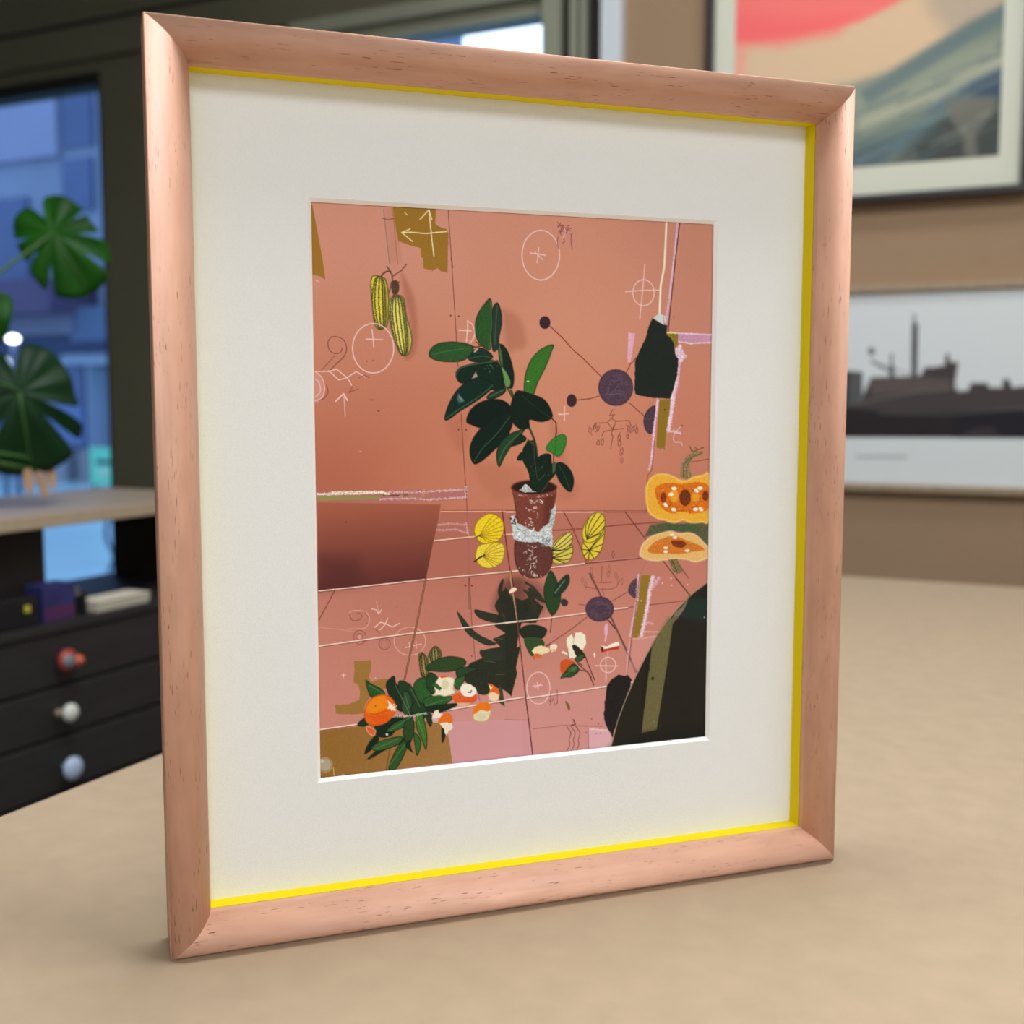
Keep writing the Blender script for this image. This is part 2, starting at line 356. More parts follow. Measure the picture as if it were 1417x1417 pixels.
    Fi([(960,850),(990,872),(1025,895),(1055,898),(1050,960),(1080,985),(1098,1012),(1108,1090),(1128,1120),(1120,1220),(1095,1320),(1072,1378),(960,1372),(880,1358),(845,1348),(840,1310),(845,1130),(880,1050),(915,980),(935,900)], (30,38,34), grain=.08, jag=.3)
    Z('D'); Fi([(1003,60),(1078,60),(1050,280),(1038,392),(985,375),(990,230)], (140,112,36), jag=.3); El((1025,388), 8, 8, (190,150,110)); El((1040,128), 6, 8, (110,70,40))
    St([(992,60),(985,150),(968,260),(958,400)], (214,160,196), 4.6, rough=.5, grain=.06); St([(955,400),(950,470),(935,520)], (226,186,206), 3, rough=1); St([(994,60),(970,240),(955,450)], (250,232,240), 1.1, rough=.9)
    St([(1095,50),(1085,130),(1062,265)], (238,205,225), 6, rough=1, grain=.08); St([(1062,265),(1100,270),(1140,282)], (230,190,215), 3.5, rough=1); St([(1140,240),(1100,290),(1100,335),(1140,340),(1152,360)], (226,180,196), 1.5, crv=True)
    St([(970,330),(955,520),(925,560),(920,800)], (110,48,44), 1.2, .8); El((1152,232), 5, 5, DK)
    # strip on the left + dark panel
    Z('C'); Fi([(85,655),(500,655),(900,650),(1070,635),(1066,712),(900,725),(600,738),(85,730)], (172,112,112), .75, jag=.3); 
    Fi([(90,688),(490,690),(500,712),(300,716),(95,722)], (150,142,84)); St([(90,680),(300,676),(520,668),(560,680)], (240,230,208), 3, rough=.8); St([(180,668),(300,664),(520,662)], (244,234,214), 2, rough=.8)
    St([(560,665),(700,668),(850,660),(1060,648)], (226,184,196), 2, rough=1.2); St([(520,690),(680,684)], (80,48,44), 1.2); St([(500,712),(700,706),(820,715),(1060,700)], (222,184,188), 1.8, rough=1.1)
    for x, y in ((690,670),(805,668),(700,705),(640,690),(780,690)): El((x,y), 14, 8, (190,150,110), al=.8)
    St([(1060,630),(1062,700)], (240,215,225), 2, rough=.8)
    St([(1030,155),(1050,480),(1065,700),(1078,1000),(1082,1430)], DK, .9, .85)
    for q in ((1013,258),(1063,258),(1058,1278),(1100,1278)): El(q, 5, 5, DK)
    El((490,135), 9, 4, DK, al=.8); El((372,402), 8, 3, CH, al=.8); El((445,62), 14, 6, BR, al=.3)
    Z('C'); Fi([(898,797),(1500,797),(1500,1175),(1200,1200),(800,1240),(850,1000)], (176,106,92), .85)
    Z('D'); Fi([(-5,800),(1325,795),(1325,1052),(500,1130),(-5,1185)], (178,110,96), .6)
    Z('C'); Fi([(92,735),(600,742),(897,745),(880,860),(850,985),(800,1236),(95,1312)], (166,94,72), grad=((400,740),(430,1290),(96,46,44)), soft=1)
    Fi([(95,1080),(350,1090),(400,1270),(95,1310)], (70,34,36), .4, 20)
    El((277,862), 4, 4, (90,40,36)); El((240,880), 3, 3, (120,60,50))
    El((900,797), 1, 1, DK)
    St([(898,793),(1400,793)], (236,180,150), 1.4); St([(900,786),(1400,784)], (120,56,44), .8, .7); Z('D'); St([(0,797),(300,797),(640,797)], (240,196,170), 1.5); St([(640,797),(925,797)], (150,80,68), 1.3); St([(0,788),(925,788)], (110,50,40), 1, .7)
    Z('C'); St([(880,878),(960,872),(1060,880)], (214,168,170), 2.2, .85, rough=1); St([(875,915),(1000,910),(1075,935)], (214,168,176), 2.2, .85, rough=1); St([(1062,870),(1078,945)], (220,180,190), 2, .8, rough=1)
    St([(858,983),(1130,955)], (244,214,190), 1.8); St([(1310,945),(1400,938)], (230,190,170), 1.6); St([(862,990),(1130,962)], (110,50,42), .8, .7)
    Z('D'); St([(0,943),(60,938)], (230,190,180), 1.6); St([(300,917),(500,905),(760,880),(1040,860)], (120,46,44), 1.4)
    Z('D'); St([(1265,875),(1327,925)], (120,46,44), 1.3)
    # ---------------- tiled, mirror-like floor
    Z('F'); Fi([(145,780),(830,685),(700,1095),(175,1155)], (206,146,142), .5, 3)
    Fi([(-10,928),(145,930),(172,1158),(-10,1178)], (208,150,158), .8); Fi([(540,985),(590,990),(680,992),(697,1098),(540,1112)], (222,172,184), .9); St([(545,985),(600,990),(680,995)], (235,215,215), 2.5, .8, rough=1.2); St([(540,985),(540,1112)], (140,86,90), .9)
    Z('E'); Fi([(106,1000),(350,968),(600,940),(965,930),(940,1000),(960,1100),(972,1207),(110,1308)], (146,104,48), grad=((200,1000),(900,1150),(158,116,66)), jag=.3, grain=.03)
    Fi([(965,940),(1430,922),(1430,1165),(974,1208),(958,1100),(942,1000)], (208,152,158), .85)
    El((142,1220), 40, 42, (172,160,138), soft=2); El((142,1220), 46, 48, (190,165,120), 1, .8); El((120,1195), 12, 12, (215,210,195), al=.7, soft=2)
    St([(195,1240),(200,1290)], (200,170,110), 1.2); El((258,1290), 10, 8, (200,170,110), 1)
    Fi([(328,540),(380,545),(438,533),(445,600),(425,640),(440,680),(500,660),(545,658),(600,680),(590,720),(480,730),(425,790),(400,830),(395,882),(350,890),(215,888),(205,830),(290,825),(365,795),(370,740),(360,700),(325,680),(335,600)], (156,116,58), jag=.3, grain=.02)
    C2 = (222,172,168)
    St([(300,225),(330,212),(400,218),(432,262),(410,320),(350,332),(288,332)], C2, 1.4, .8, True); St([(300,240),(320,275),(370,270),(380,235),(350,228)], BR, 1.1, .7, True); St([(395,215),(430,270)], BR, 1, .5)
    El((368,387), 40, 45, BR, 1.1, .7); El((366,385), 22, 24, BR, 1, .5); El((366,385), 6, 8, C2, 1.2); El((530,430), 37, 36, BR, 1.1, .6); El((530,430), 24, 24, BR, .9, .3)
    St([(105,322),(230,335),(330,350)], C2, 1.2, .5); El((695,412), 103, 92, C2, 1.5, .85); St([(665,455),(770,430)], CH, 1.4, .8); St([(690,420),(700,480)], CH, 1.3, .8); St([(735,415),(738,460)], CH, 1.2, .7)
    St([(460,325),(505,288),(545,302),(580,320),(628,295)], (240,208,196), 1.6, .9); St([(550,262),(535,302),(500,338)], (240,208,196), 1.5, .9); St([(458,325),(500,362)], BR, 1, .7)
    St([(445,200),(478,208),(492,235),(508,208)], (240,210,205), 1.6, .8); St([(475,150),(495,230)], C2, 1.2, .7)
    St([(248,635),(275,632)], CH, 1); St([(262,622),(262,650)], CH, 1); El((470,653), 4, 3, CH); El((610,190), 4, 4, BR, al=.4); El((415,295), 4, 4, BR, al=.6)
    Z('E'); St([(1085,0),(1100,300),(1125,560),(1150,800)], DK, .8, .7); St([(1130,470),(1190,470)], C2, 1, .6); El((1165,500), 40, 55, C2, 1, .5)
    for q in ((1058,48),(1100,48),(1100,510)): El(q, 4, 4, DK)
    # dark mirrored plant
    Z('E'); Fi([(1290,60),(1430,0),(1430,230),(1330,240),(1240,200)], (96,52,46), .55, 12, True)
    Z('F'); Fi([(-20,20),(120,0),(250,60),(260,200),(150,260),(-20,240)], (92,56,48), .5, 12, True)
    M1 = (40,44,33)
    Z('E'); Fi([(1002,220),(1040,255),(1090,320),(1150,370),(1215,402),(1262,430),(1200,440),(1110,395),(1050,335)], (50,56,42), crv=True)
    Fi([(1118,205),(1200,222),(1285,245),(1310,285),(1230,290),(1140,255)], (48,50,38), crv=True)
    Fi([(1290,20),(1270,90),(1300,180),(1340,170),(1300,90),(1310,10)], (52,46,38), crv=True)
    Z('P'); Fi([(700,812),(712,835),(735,826),(752,840),(742,862),(722,862),(716,888),(708,908),(716,930),(708,962),(697,955),(690,948),(672,960),(658,950),(655,938),(640,930),(650,918),(668,910),(664,900),(692,895),(682,884),(700,876),(684,866),(690,850),(684,838)], M1, .96, jag=.4, grain=.08)
    Z('E'); Fi([(1355,480),(1420,440),(1385,600),(1358,772),(1300,700)], M1); Fi([(1150,490),(1180,472),(1290,485),(1300,530),(1200,540)], (46,54,40), crv=True); Fi([(1130,690),(1200,650),(1240,700),(1200,760),(1140,752)], (44,50,38), crv=True)
    Fi([(1040,640),(1100,560),(1240,540),(1350,560),(1340,700),(1200,720),(1090,700)], (42,46,35), crv=True, grain=.1); Fi([(1275,700),(1300,720),(1315,840),(1280,815)], (62,66,52))
    for q in ([(1180,540),(1255,552)], [(1260,632),(1320,625)], [(1340,460),(1375,400)], [(1240,385),(1300,400)], [(1295,230),(1340,290),(1380,300)]): St(q, (112,116,96), 1.1, .6)
    Z('F'); Fi([(-5,110),(60,125),(140,160),(160,210),(130,270),(70,300),(80,380),(70,470),(50,500),(35,772),(-5,730)], M1, grain=.08, jag=.3)
    for q in ([(120,80),(160,110),(180,200),(200,160)], [(150,70),(240,150),(270,160)], [(130,30),(180,60),(230,120)]): St(q, (52,46,38), 4, .9)
    Fi([(135,95),(170,90),(205,190),(180,235),(160,160)], (50,48,38), crv=True); Fi([(155,60),(190,80),(250,140),(240,160),(180,120)], (48,52,40), crv=True)
    Fi([(358,150),(378,134),(405,150),(400,178),(372,182)], (60,52,52), crv=True); St([(300,170),(300,260),(290,355)], (70,46,36), 1.4)
    Fi([(88,350),(120,315),(180,305),(245,320),(268,345),(240,392),(180,402),(120,395)], (38,44,36), crv=True, edge=((24,26,22),1,.6))
    Fi([(118,400),(170,385),(235,398),(252,440),(200,480),(175,512),(145,480)], (52,76,42), crv=True)
    Z('D'); Fi([(255,1265),(290,1180),(330,1235),(360,1345),(340,1430),(300,1470),(262,1400),(248,1320)], (40,66,38), crv=True, edge=((26,36,24),1,.6)); Fi([(312,1335),(345,1255),(402,1203),(416,1245),(392,1300),(340,1345)], (36,58,42), crv=True, edge=((26,36,30),1,.6)); St([(320,1325),(385,1240)], (140,165,150), 1.4, .8)
    # tile joints
    def joint(p, c=(246,228,214), w=1.7, dk=1):
        St(p, c, w, .95); St([(x+1, y+7) for x, y in p], (84,38,36), .9, .75*dk)
    Z('C'); joint([(100,1312),(450,1275),(800,1236),(1420,1178)])
    Z('D'); joint([(0,1188),(300,1158),(520,1132)]); St([(520,1132),(900,1096),(1322,1050)], (112,46,46), 1.8); St([(560,1122),(860,1094)], (226,180,170), .8, .6)
    Z('E'); joint([(100,445),(400,402),(720,358)], w=1.8); joint([(720,362),(1050,325),(1420,280)], w=2)
    Z('F'); joint([(0,294),(300,258),(660,208),(800,192)], w=1.9); St([(800,192),(1000,168),(1185,146)], (128,80,72), 1.7)
    Z('E'); joint([(105,990),(350,955),(560,918)], w=1.9); joint([(880,872),(1100,835),(1420,783)], w=2.2)
    Z('F'); joint([(0,794),(130,776)], w=1.6); joint([(130,786),(450,740),(830,680)], w=2.4)
    JD = (104,52,42)
    Z('E'); St([(208,75),(100,275)], JD, 1.2); St([(800,0),(740,300),(652,700)], JD, 3); St([(800,0),(740,300),(652,700)], (176,130,98), 1); St([(585,1000),(540,1255)], JD, 1)
    Z('C'); St([(1300,795),(1325,1000),(1350,1180)], (110,34,34), 1.8); St([(1350,1180),(1385,1420)], (190,130,84), 1.8); St([(1358,1180),(1393,1420)], DK, 1)
    Z('F'); St([(30,0),(50,130),(75,290)], (176,140,112), 1.8); St([(38,0),(83,290)], DK, 1, .8); St([(75,290),(100,500),(130,780)], (104,60,50), 2); St([(130,780),(155,980),(175,1155)], (92,40,42), 1.8)
    Z('D'); St([(378,795),(435,900),(528,1122)], (128,42,42), 1.5); St([(780,795),(880,930),(1000,1080)], (92,40,32), 1.4); St([(1000,1080),(1205,1345)], (110,70,58), 2)
    Z('F'); St([(545,-30),(610,100),(665,215),(770,440),(850,615)], (120,90,80), 2.4); St([(552,-30),(672,215),(857,612)], (70,34,34), .9); St([(1110,0),(1207,115)], (100,62,52), 1.8)
    # reflected drawings & strips in floor
    Z('D'); St([(925,1100),(880,1200),(862,1420)], (96,40,40), .0)
    Z('F'); ball((613,202), 91, 80, 1.4); St([(695,150),(795,90)], (110,62,58), 1.3); St([(530,255),(420,340),(270,440)], (120,66,58), 1.4); St([(658,262),(715,330)], (70,36,40), 2); St([(480,172),(520,176)], (110,62,58), 1)
    Fi([(862,0),(830,15),(805,50),(800,90),(825,122),(850,128),(860,60)], (84,64,78), crv=True, grain=.15)
    Fi([(885,-20),(945,-20),(918,200),(878,385),(828,395),(848,200)], (146,116,42), jag=.3)
    St([(868,-20),(858,140),(835,260),(812,380)], (220,176,196), 4, rough=.8); St([(875,-20),(848,200),(822,400),(790,640)], (90,44,48), 1.1, .8); St([(962,-10),(940,80),(925,190),(885,380)], (236,204,222), 6, rough=1.2, grain=.06); St([(1000,0),(960,60)], (226,182,206), 5, .8, rough=1.4)
    St([(908,350),(1000,352)], (232,196,200), 1.6, .8); St([(830,395),(880,395),(990,380)], (226,190,190), 2, .8, rough=.8); St([(812,400),(800,480),(790,620)], (222,180,190), 2.2, .8, rough=1); Fi([(830,400),(985,382),(930,470),(850,610),(815,560)], (210,150,146), .55, 2)
    St([(905,300),(940,290),(960,300)], (226,190,210), 3, .7, rough=1)
    St([(662,300),(650,410)], (226,176,206), 3, rough=.4); El((655,340), 12, 42, (226,176,206), al=.9)
    St([(203+450,510),(655,665)], CH, 1.5); St([(586,572),(735,574)], CH, 1.6); El((668,567), 50, 50, CH, 1.5); St([(665,480),(668,540)], CH, 1, .7)
    El((213,718), 76, 104, CH, 1.5); St([(178,705),(238,700)], CH, 1.7); St([(205,682),(212,728)], CH, 1.4); St([(190,718),(228,690)], CH, 1.2)
    for j in range(14):
        x = 285+rng.random()*50; y = 770+rng.random()*65; St([(x,y),(x+rng.normal(0,7),y+rng.normal(0,16))], (120,60,66), .9, .7)
    St([(335,730),(336,820)], (120,60,66), 1, .7); St([(290,735),(292,800)], (120,60,66), 1, .5)
    Fi([(388,805),(405,815),(420,845),(412,868),(400,840)], (110,96,52), crv=True); St([(180,985),(380,962),(470,966),(640,968)], (150,86,76), 1.2, .8); St([(-5,925),(140,928)], (150,86,76), 1, .7)
    for dx in (0, 28, 60):
        St([(395+dx,965),(412+dx,990),(425+dx,1012),(418+dx,1040),(412+dx,1062),(418+dx,1085),(402+dx,1125)], (110,52,52), 1.2, .85, True)
    St([(440,925),(455,955),(430,960)], DK, 1.8, .9)
    for q in ((560,920),(605,952),(590,1015),(620,1015),(525,1010),(425,1015)): El(q, 4, 4, DK, al=.7)
    for q in ((1080,268-268),(1022,33),(1083,47),(1188,42),(885,148)): El(q, 5, 4, (240,210,200), al=.9)
    # mirrored branch drawing, faint
    Z('D'); 
    for q in ([(520,1285),(600,1300),(690,1300),(722,1288),(742,1240)], [(575,1252),(630,1258),(690,1255)], [(630,1300),(640,1335)], [(628,1150),(625,1250)], [(700,1050),(712,1075),(700,1100),(692,1070),(704,1050)]): St(q, (128,66,58), 1.2, .75)
    for x, y in ((560,1180),(565,1225),(670,1200),(675,1170),(720,1210),(500,1240),(520,1270),(735,1240),(760,1250)):
        St([(x,y-24),(x+9,y),(x,y+24),(x-9,y),(x,y-24)], (128,66,58), .9, .55)
    # black round table with olive slab, foreground right of the pictured scene
    Z('F'); Fi([(690,660),(740,632),(770,640),(800,632),(822,668),(815,700),(785,790),(740,900),(698,1040),(652,955),(640,900),(650,780),(660,700)], (34,30,31), crv=False, jag=.5, grain=.1)
    Fi([(1325,20),(1240,85),(1180,140),(1100,225),(1000,360),(920,500),(850,640),(780,800),(730,935),(687,1100),(1310,1035),(1325,600)], (38,34,28), grain=.05)
    St([(1322,25),(1240,85),(1180,140),(1100,225),(1000,360),(920,500),(850,640),(780,800),(730,935),(690,1095)], (150,140,116), 1.5)
    Fi([(1320,130),(1200,125),(1160,200),(1120,260),(1320,290)], (34,50,46), .8, 6); Fi([(1235,88),(1190,130),(1150,190),(1105,225),(1090,258),(1130,252),(1165,205),(1195,130)], (124,112,92), 1, 1)
    Fi([(1092,255),(1130,255),(1090,300),(1055,560),(985,990),(888,1012),(905,850),(930,640),(952,470),(1020,340)], (106,100,66), grain=.05); Fi([(1092,265),(1060,250),(1010,330),(950,440),(960,470),(1020,360)], (120,112,76), .6, 3); Fi([(950,470),(930,640),(905,850),(880,840),(915,600)], (30,27,23), .7, 2)
    El((960,655), 10, 12, (54,50,34)); St([(938,560),(942,610)], (60,55,38), 1.6); Fi([(900,1020),(1310,950),(1310,1036),(690,1100)], (26,24,22), .6, 14)
    El((1298,256), 4, 4, (190,200,190)); El((970,938), 3, 3, (150,150,110))
    # ---------------- pumpkins
    Z('D'); Fi([(905,960),(945,880),(1040,865),(1150,872),(1325,860),(1325,1060),(1240,950),(1120,922),(1000,935)], (86,88,64), 1, 2, grain=.12); Fi([(1040,870),(1150,880),(1250,870),(1260,920),(1150,925),(1060,905)], (64,92,56), .7, 4, grain=.15)
    Fi([(875,1060),(895,1005),(940,962),(1010,935),(1080,920),(1130,938),(1190,930),(1240,945),(1290,990),(1326,1035),(1326,1090),(1240,1122),(1190,1108),(1120,1100),(1050,1108),(980,1115),(915,1105),(880,1085)], (226,182,112), crv=True, grain=.04, edge=((240,215,170),1.4,.7))
    Fi([(928,1045),(975,990),(1040,965),(1100,952),(1190,985),(1262,1012),(1298,1045),(1220,1055),(1150,1070),(1050,1068),(960,1066)], (206,120,44), crv=True, grain=.08); Fi([(1080,985),(1150,985),(1180,1005),(1150,1030),(1100,1020)], (120,52,26), crv=True, grain=.2)
    for q in ((1085,945),(1045,1030),(1045,1055),(1185,1048),(1105,962)): El(q, 15, 9, (246,232,205))
    Fi([(1062,1105),(1120,1102),(1135,1140),(1160,1185),(1120,1200),(1090,1180)], (122,108,72), grain=.2); St([(1120,1120),(1160,1180),(1192,1226)], (120,86,62), 2); St([(1085,1110),(1120,1190)], (70,60,36), 1.4)
    Fi([(1140,565),(1145,480),(1180,430),(1230,402),(1262,400),(1292,400),(1284,420),(1225,440),(1200,495),(1215,570),(1180,590)], (142,120,84), grain=.16); 
    for q in ([(1160,570),(1160,490),(1190,450),(1280,410)], [(1185,580),(1180,500),(1215,440)], [(1205,372),(1215,400)], [(1235,400),(1290,372)], [(1255,390),(1235,372)]): St(q, (78,62,36), 1.3, .8)
    St([(1200,368),(1222,400),(1290,376)], (110,84,58), 1.6); St([(1215,470),(1270,460),(1330,448)], (124,58,48), 1.2)
    Fi([(915,665),(922,620),(945,580),(985,552),(1040,548),(1090,562),(1140,588),(1180,590),(1230,568),(1290,556),(1326,560),(1326,845),(1280,862),(1210,866),(1160,848),(1100,866),(1040,848),(985,835),(930,785)], (232,172,58), crv=True, grain=.05, edge=((246,206,110),1.8,.8))
    Fi([(975,645),(1020,612),(1080,606),(1140,612),(1200,606),(1262,600),(1326,630),(1326,760),(1290,795),(1210,805),(1150,790),(1090,806),(1030,780),(990,720)], (214,112,28), crv=True, grain=.09)
    for k in range(70):
        a = rng.random()*6.28; x = 1150+165*math.cos(a)*rng.uniform(.55,1); y = 705+92*math.sin(a)*rng.uniform(.6,1)
        St([(x,y),(x+rng.normal(0,20),y+rng.normal(0,14))], [(150,58,18),(240,160,60),(190,84,22)][k % 3], 1.2, .8)
    El((1172,702), 38, 55, (108,50,24), grain=.2); El((1030,700), 20, 34, (130,56,24), grain=.2); El((1304,690), 20, 34, (124,50,22), grain=.2); El((1100,690), 26, 44, (236,170,52), al=.8, soft=2); El((1238,700), 28, 30, (236,170,52), al=.7, soft=2)
    for q in ((1100,642),(1080,680),(1245,656),(1097,780),(1045,750),(1240,778),(1275,778),(1270,640)): El(q, 17, 11, (250,240,218), rot=rng.uniform(-.5,.9)); 
    # ---------------- small squashes on floor
    def pump(c, rx, ry, stem, out, dark=(150,110,20), col=(238,206,38)):
        w, sd = Fi(out, col, crv=True, grain=.05, edge=((150,116,30),1,.9))
        X, Y = w[4], w[5]; s0 = ink.pts([stem])[0]
        for k in range(9):
            a = -1.3+k*.33+rng.normal(0, .03); e = ink.pts([(c[0]+rx*1.2*math.cos(a), c[1]+ry*1.2*math.sin(a))])[0]; m = (s0+e)/2+np.array([1.5*(k-4)*.3, -2.5+k*.5])
            d = ink.segd(X, Y, ink.curve(np.array([s0, m, e]), False, 5), False); ink.blend(w, smooth(1.1, .1, d)*smooth(0, 1, sd)*.75, dark)
        for j in range(26):
            x = c[0]+rng.normal(0,.5)*rx; y = c[1]+rng.normal(0,.5)*ry; El((x,y), 4, 3, (190,150,30), al=.6)
    Z('C'); pump((1230,910), 85, 90, (1150,955), [(1118,940),(1120,890),(1150,840),(1210,806),(1262,816),(1300,850),(1310,900),(1300,950),(1262,992),(1195,1006),(1145,985)])
    pump((1230,1080), 85, 80, (1170,1085), [(1125,1060),(1145,1015),(1200,1000),(1255,992),(1308,1010),(1314,1065),(1292,1130),(1220,1164),(1160,1150),(1125,1105)], col=(234,208,66))
    St([(1126,962),(1160,945)], (80,64,28), 2); St([(1116,1120),(1150,1095),(1182,1078)], (60,46,26), 2.8)
    def stripy(out, src, ends, col=(226,200,60)):
        w, sd = Fi(out, col, crv=True, grain=.04, edge=((80,74,30),1,.7)); X, Y = w[4], w[5]; s0 = ink.pts([src[0]])[0]; m0 = [ink.pts([q])[0] for q in src[1:]]
        for k, e in enumerate(ends):
            e2 = ink.pts([e])[0]; pts = [s0]+([m0[k]] if k < len(m0) else [])+[e2]
            d = ink.segd(X, Y, ink.curve(np.array(pts), False, 5), False); ink.blend(w, smooth(1.3, .3, d)*smooth(0, .8, sd)*.92, (44,44,28))
    Z('D'); stripy([(498,1040),(508,990),(560,985),(610,960),(645,900),(640,980),(620,1050),(580,1100),(540,1110),(512,1090)], [(545,1045)], [(500,990),(490,1040),(505,1090),(540,1120),(580,1110),(620,1060),(645,1000),(600,970),(640,940)])
    stripy([(500,920),(510,885),(535,840),(580,802),(625,803),(648,840),(645,890),(625,940),(580,985),(540,998),(505,975)], [(530,975),(520,900),(545,880),(565,900),(590,910),(610,930)], [(545,830),(590,800),(628,805),(648,845),(645,890),(635,930)])
    stripy([(300,1085),(330,1050),(400,1035),(432,1010),(438,1060),(415,1115),(370,1135),(320,1132),(300,1110)], [(300,1095),(360,1065),(370,1085),(370,1110)], [(432,1025),(438,1060),(425,1100),(390,1132)], (214,196,84))
    stripy([(300,1030),(325,985),(370,945),(420,930),(436,950),(430,1000),(400,1045),(340,1070),(305,1060)], [(298,1050),(340,985),(355,1005),(370,1020),(370,1045)], [(400,932),(428,940),(436,965),(430,1000),(405,1040)], (222,204,92))
    # ---------------- pot and foil
    Z('D'); pot = Fi([(62,985),(120,990),(210,990),(290,1030),(305,1110),(280,1180),(230,1222),(150,1225),(95,1195),(60,1110)], (98,56,50), crv=True, grain=.1, edge=((56,30,28),1,.7))
    def specks(x0, x1, y0, y1, n, c=(236,222,220), w=1.1, s=9):
        for k in range(n):
            x = rng.uniform(x0, x1); y = rng.uniform(y0, y1); St([(x,y),(x+rng.normal(0,s),y+rng.normal(0,s)),(x+rng.normal(0,s),y+rng.normal(0,s))], c, w, rng.uniform(.4,1))
    specks(135,205,1000,1215,30, w=.9, s=7); specks(85,270,1160,1215,9, w=.9)
    Fi([(38,640),(330,640),(326,690),(305,790),(290,900),(190,960),(85,900),(65,790),(50,690)], (122,64,52), grain=.08, edge=((70,32,28),1,.6)); Fi([(260,690),(325,680),(290,900),(240,930)], (82,38,34), .55, 5)
    Fi([(36,640),(328,640),(330,672),(260,700),(185,706),(100,696),(40,672)], (132,66,54), grain=.05)
    specks(130,205,720,900,28, w=.9, s=7); specks(80,300,680,700,10, w=.8); specks(220,250,730,745,3, w=1.6)
    El((184,635), 149, 48, (44,26,22), soft=1, edge=((120,60,50),1.4,.9)); Fi([(85,655),(130,612),(160,640),(200,665),(130,668)], (178,184,184), grain=.18, jag=.4)
    Fi([(30,822),(58,815),(75,868),(150,905),(215,928),(245,890),(282,868),(298,790),(325,742),(328,800),(312,870),(300,905),(308,1020),(262,1022),(210,992),(150,996),(90,988),(48,968),(42,900)], (196,204,208), jag=.6, grain=.07)
    specks(50,290,905,985,34, (132,142,150), 1.2, 12); specks(50,290,905,985,26, (246,248,250), 1.5, 11); specks(285,318,780,880,14, (130,138,145), 1.2, 8); specks(235,300,960,1015,16, (110,120,128), 1.2, 9); specks(30,70,820,870,10, (50,40,40), 2, 6)
    El((48,1305), 24, 14, (240,222,198), rot=-.4); El((30,1320), 10, 8, (240,222,198))
    # ---------------- rubber plant
    Z('G')
    E_ = ((24,20,16), .9, .75)
    def leaf(pts, col, rib=None, rc=(60,92,62), rw=1.3, e=E_):
        w, sd = Fi(pts, col, crv=True, grain=.07, edge=e)
        if rib: St(rib, rc, rw, .8, True)
    St([(630,690),(650,760),(700,860),(745,930),(780,1020),(792,1110),(800,1250)], (66,70,44), 4, crv=True); St([(540,500),(600,660),(640,740)], (70,78,50), 3.6)
    leaf([(560,395),(600,430),(630,510),(646,600),(634,672),(600,655),(572,570),(555,480)], (20,38,29))
    leaf([(540,132),(562,180),(568,260),(552,350),(545,420),(510,430),(503,260),(512,165)], (34,58,46), [(540,150),(530,280),(525,400)], (70,96,78))
    leaf([(500,110),(455,145),(415,210),(400,280),(408,350),(440,402),(490,432),(500,385),(506,250)], (42,84,40), [(498,120),(504,260),(492,425)], (88,120,76))
    leaf([(355,482),(395,432),(445,420),(500,455),(510,480),(480,500),(400,508)], (24,50,36), [(365,485),(440,470),(500,480)], (70,100,80))
    leaf([(112,472),(120,425),(170,390),(250,380),(330,388),(385,410),(380,450),(335,492),(270,506),(170,500)], (42,84,42), [(135,460),(240,435),(370,418)], (80,116,70))
    St([(380,408),(410,415),(440,402)], (90,34,40), 2.2); St([(405,380),(440,408)], (86,40,40), 1.6); Fi([(388,445),(410,418),(422,424),(402,446)], (190,168,150))
    leaf([(278,592),(300,545),(380,520),(470,505),(525,500),(575,560),(595,650),(560,685),(500,680),(400,640),(310,640)], (17,40,29), e=E_)
    St([(282,590),(305,548),(400,522),(525,503)], (62,104,72), 1.8, .8, True); Fi([(370,627),(404,568),(416,600),(395,610)], (168,146,138))
    for k in range(14): El((500+rng.normal(0,22),545+rng.normal(0,18)), 4, 3, (110,135,120), al=.6)
    leaf([(207,862),(235,770),(290,680),(370,620),(440,608),(516,650),(480,700),(400,760),(300,822),(230,872)], (14,42,34), [(215,865),(300,805),(400,742),(470,690),(512,652)], (66,108,78), 1.6)
    Fi([(285,745),(292,705),(330,755),(300,770)], (92,130,124), .7, 2.5); Fi([(300,715),(330,750),(318,758),(295,730)], (130,160,160), .6, 1.5)
    leaf([(475,727),(510,695),(590,672),(582,706),(520,740),(482,742)], (30,60,40)); St([(490,728),(585,680)], (84,116,78), 1.2)
    leaf([(545,392),(558,400),(576,480),(576,545),(560,520),(548,450)], (70,104,68)); leaf([(563,528),(600,570),(626,625),(620,662),(590,665),(576,600)], (96,138,80), [(570,545),(598,610),(605,655)], (130,168,110))
    leaf([(345,882),(375,805),(450,755),(550,744),(612,775),(622,820),(560,872),(500,905),(440,925),(380,905)], (13,28,23))
    leaf([(388,1148),(366,1060),(400,970),(480,885),(560,838),(622,820),(640,880),(600,985),(520,1065),(440,1135)], (13,32,25), [(395,1135),(450,1050),(530,970),(622,850)], (70,100,74), 1.4)
    leaf([(895,402),(858,405),(800,440),(750,500),(720,580),(710,660),(715,715),(765,720),(795,640),(850,530),(880,450)], (54,112,38), e=((28,52,24),1,.8)); El((735,630), 9, 5, (190,220,170)); St([(880,405),(898,400)], (40,60,30), 1.4)
    leaf([(655,700),(690,690),(740,705),(830,740),(875,800),(886,860),(820,886),(745,872),(742,920),(690,932),(640,890),(622,800)], (15,32,24)); St([(700,720),(790,800),(880,862)], (44,70,48), 1, .8, True)
    leaf([(660,965),(705,972),(722,1000),(665,1032),(612,1036)], (22,42,30)); leaf([(552,1170),(535,1095),(560,1020),(620,962),(712,936),(650,1010),(590,1100)], (32,66,40), [(548,1150),(590,1050),(700,942)], (84,116,80))
    leaf([(665,1125),(690,1080),(715,1090),(712,1125)], (20,38,28))
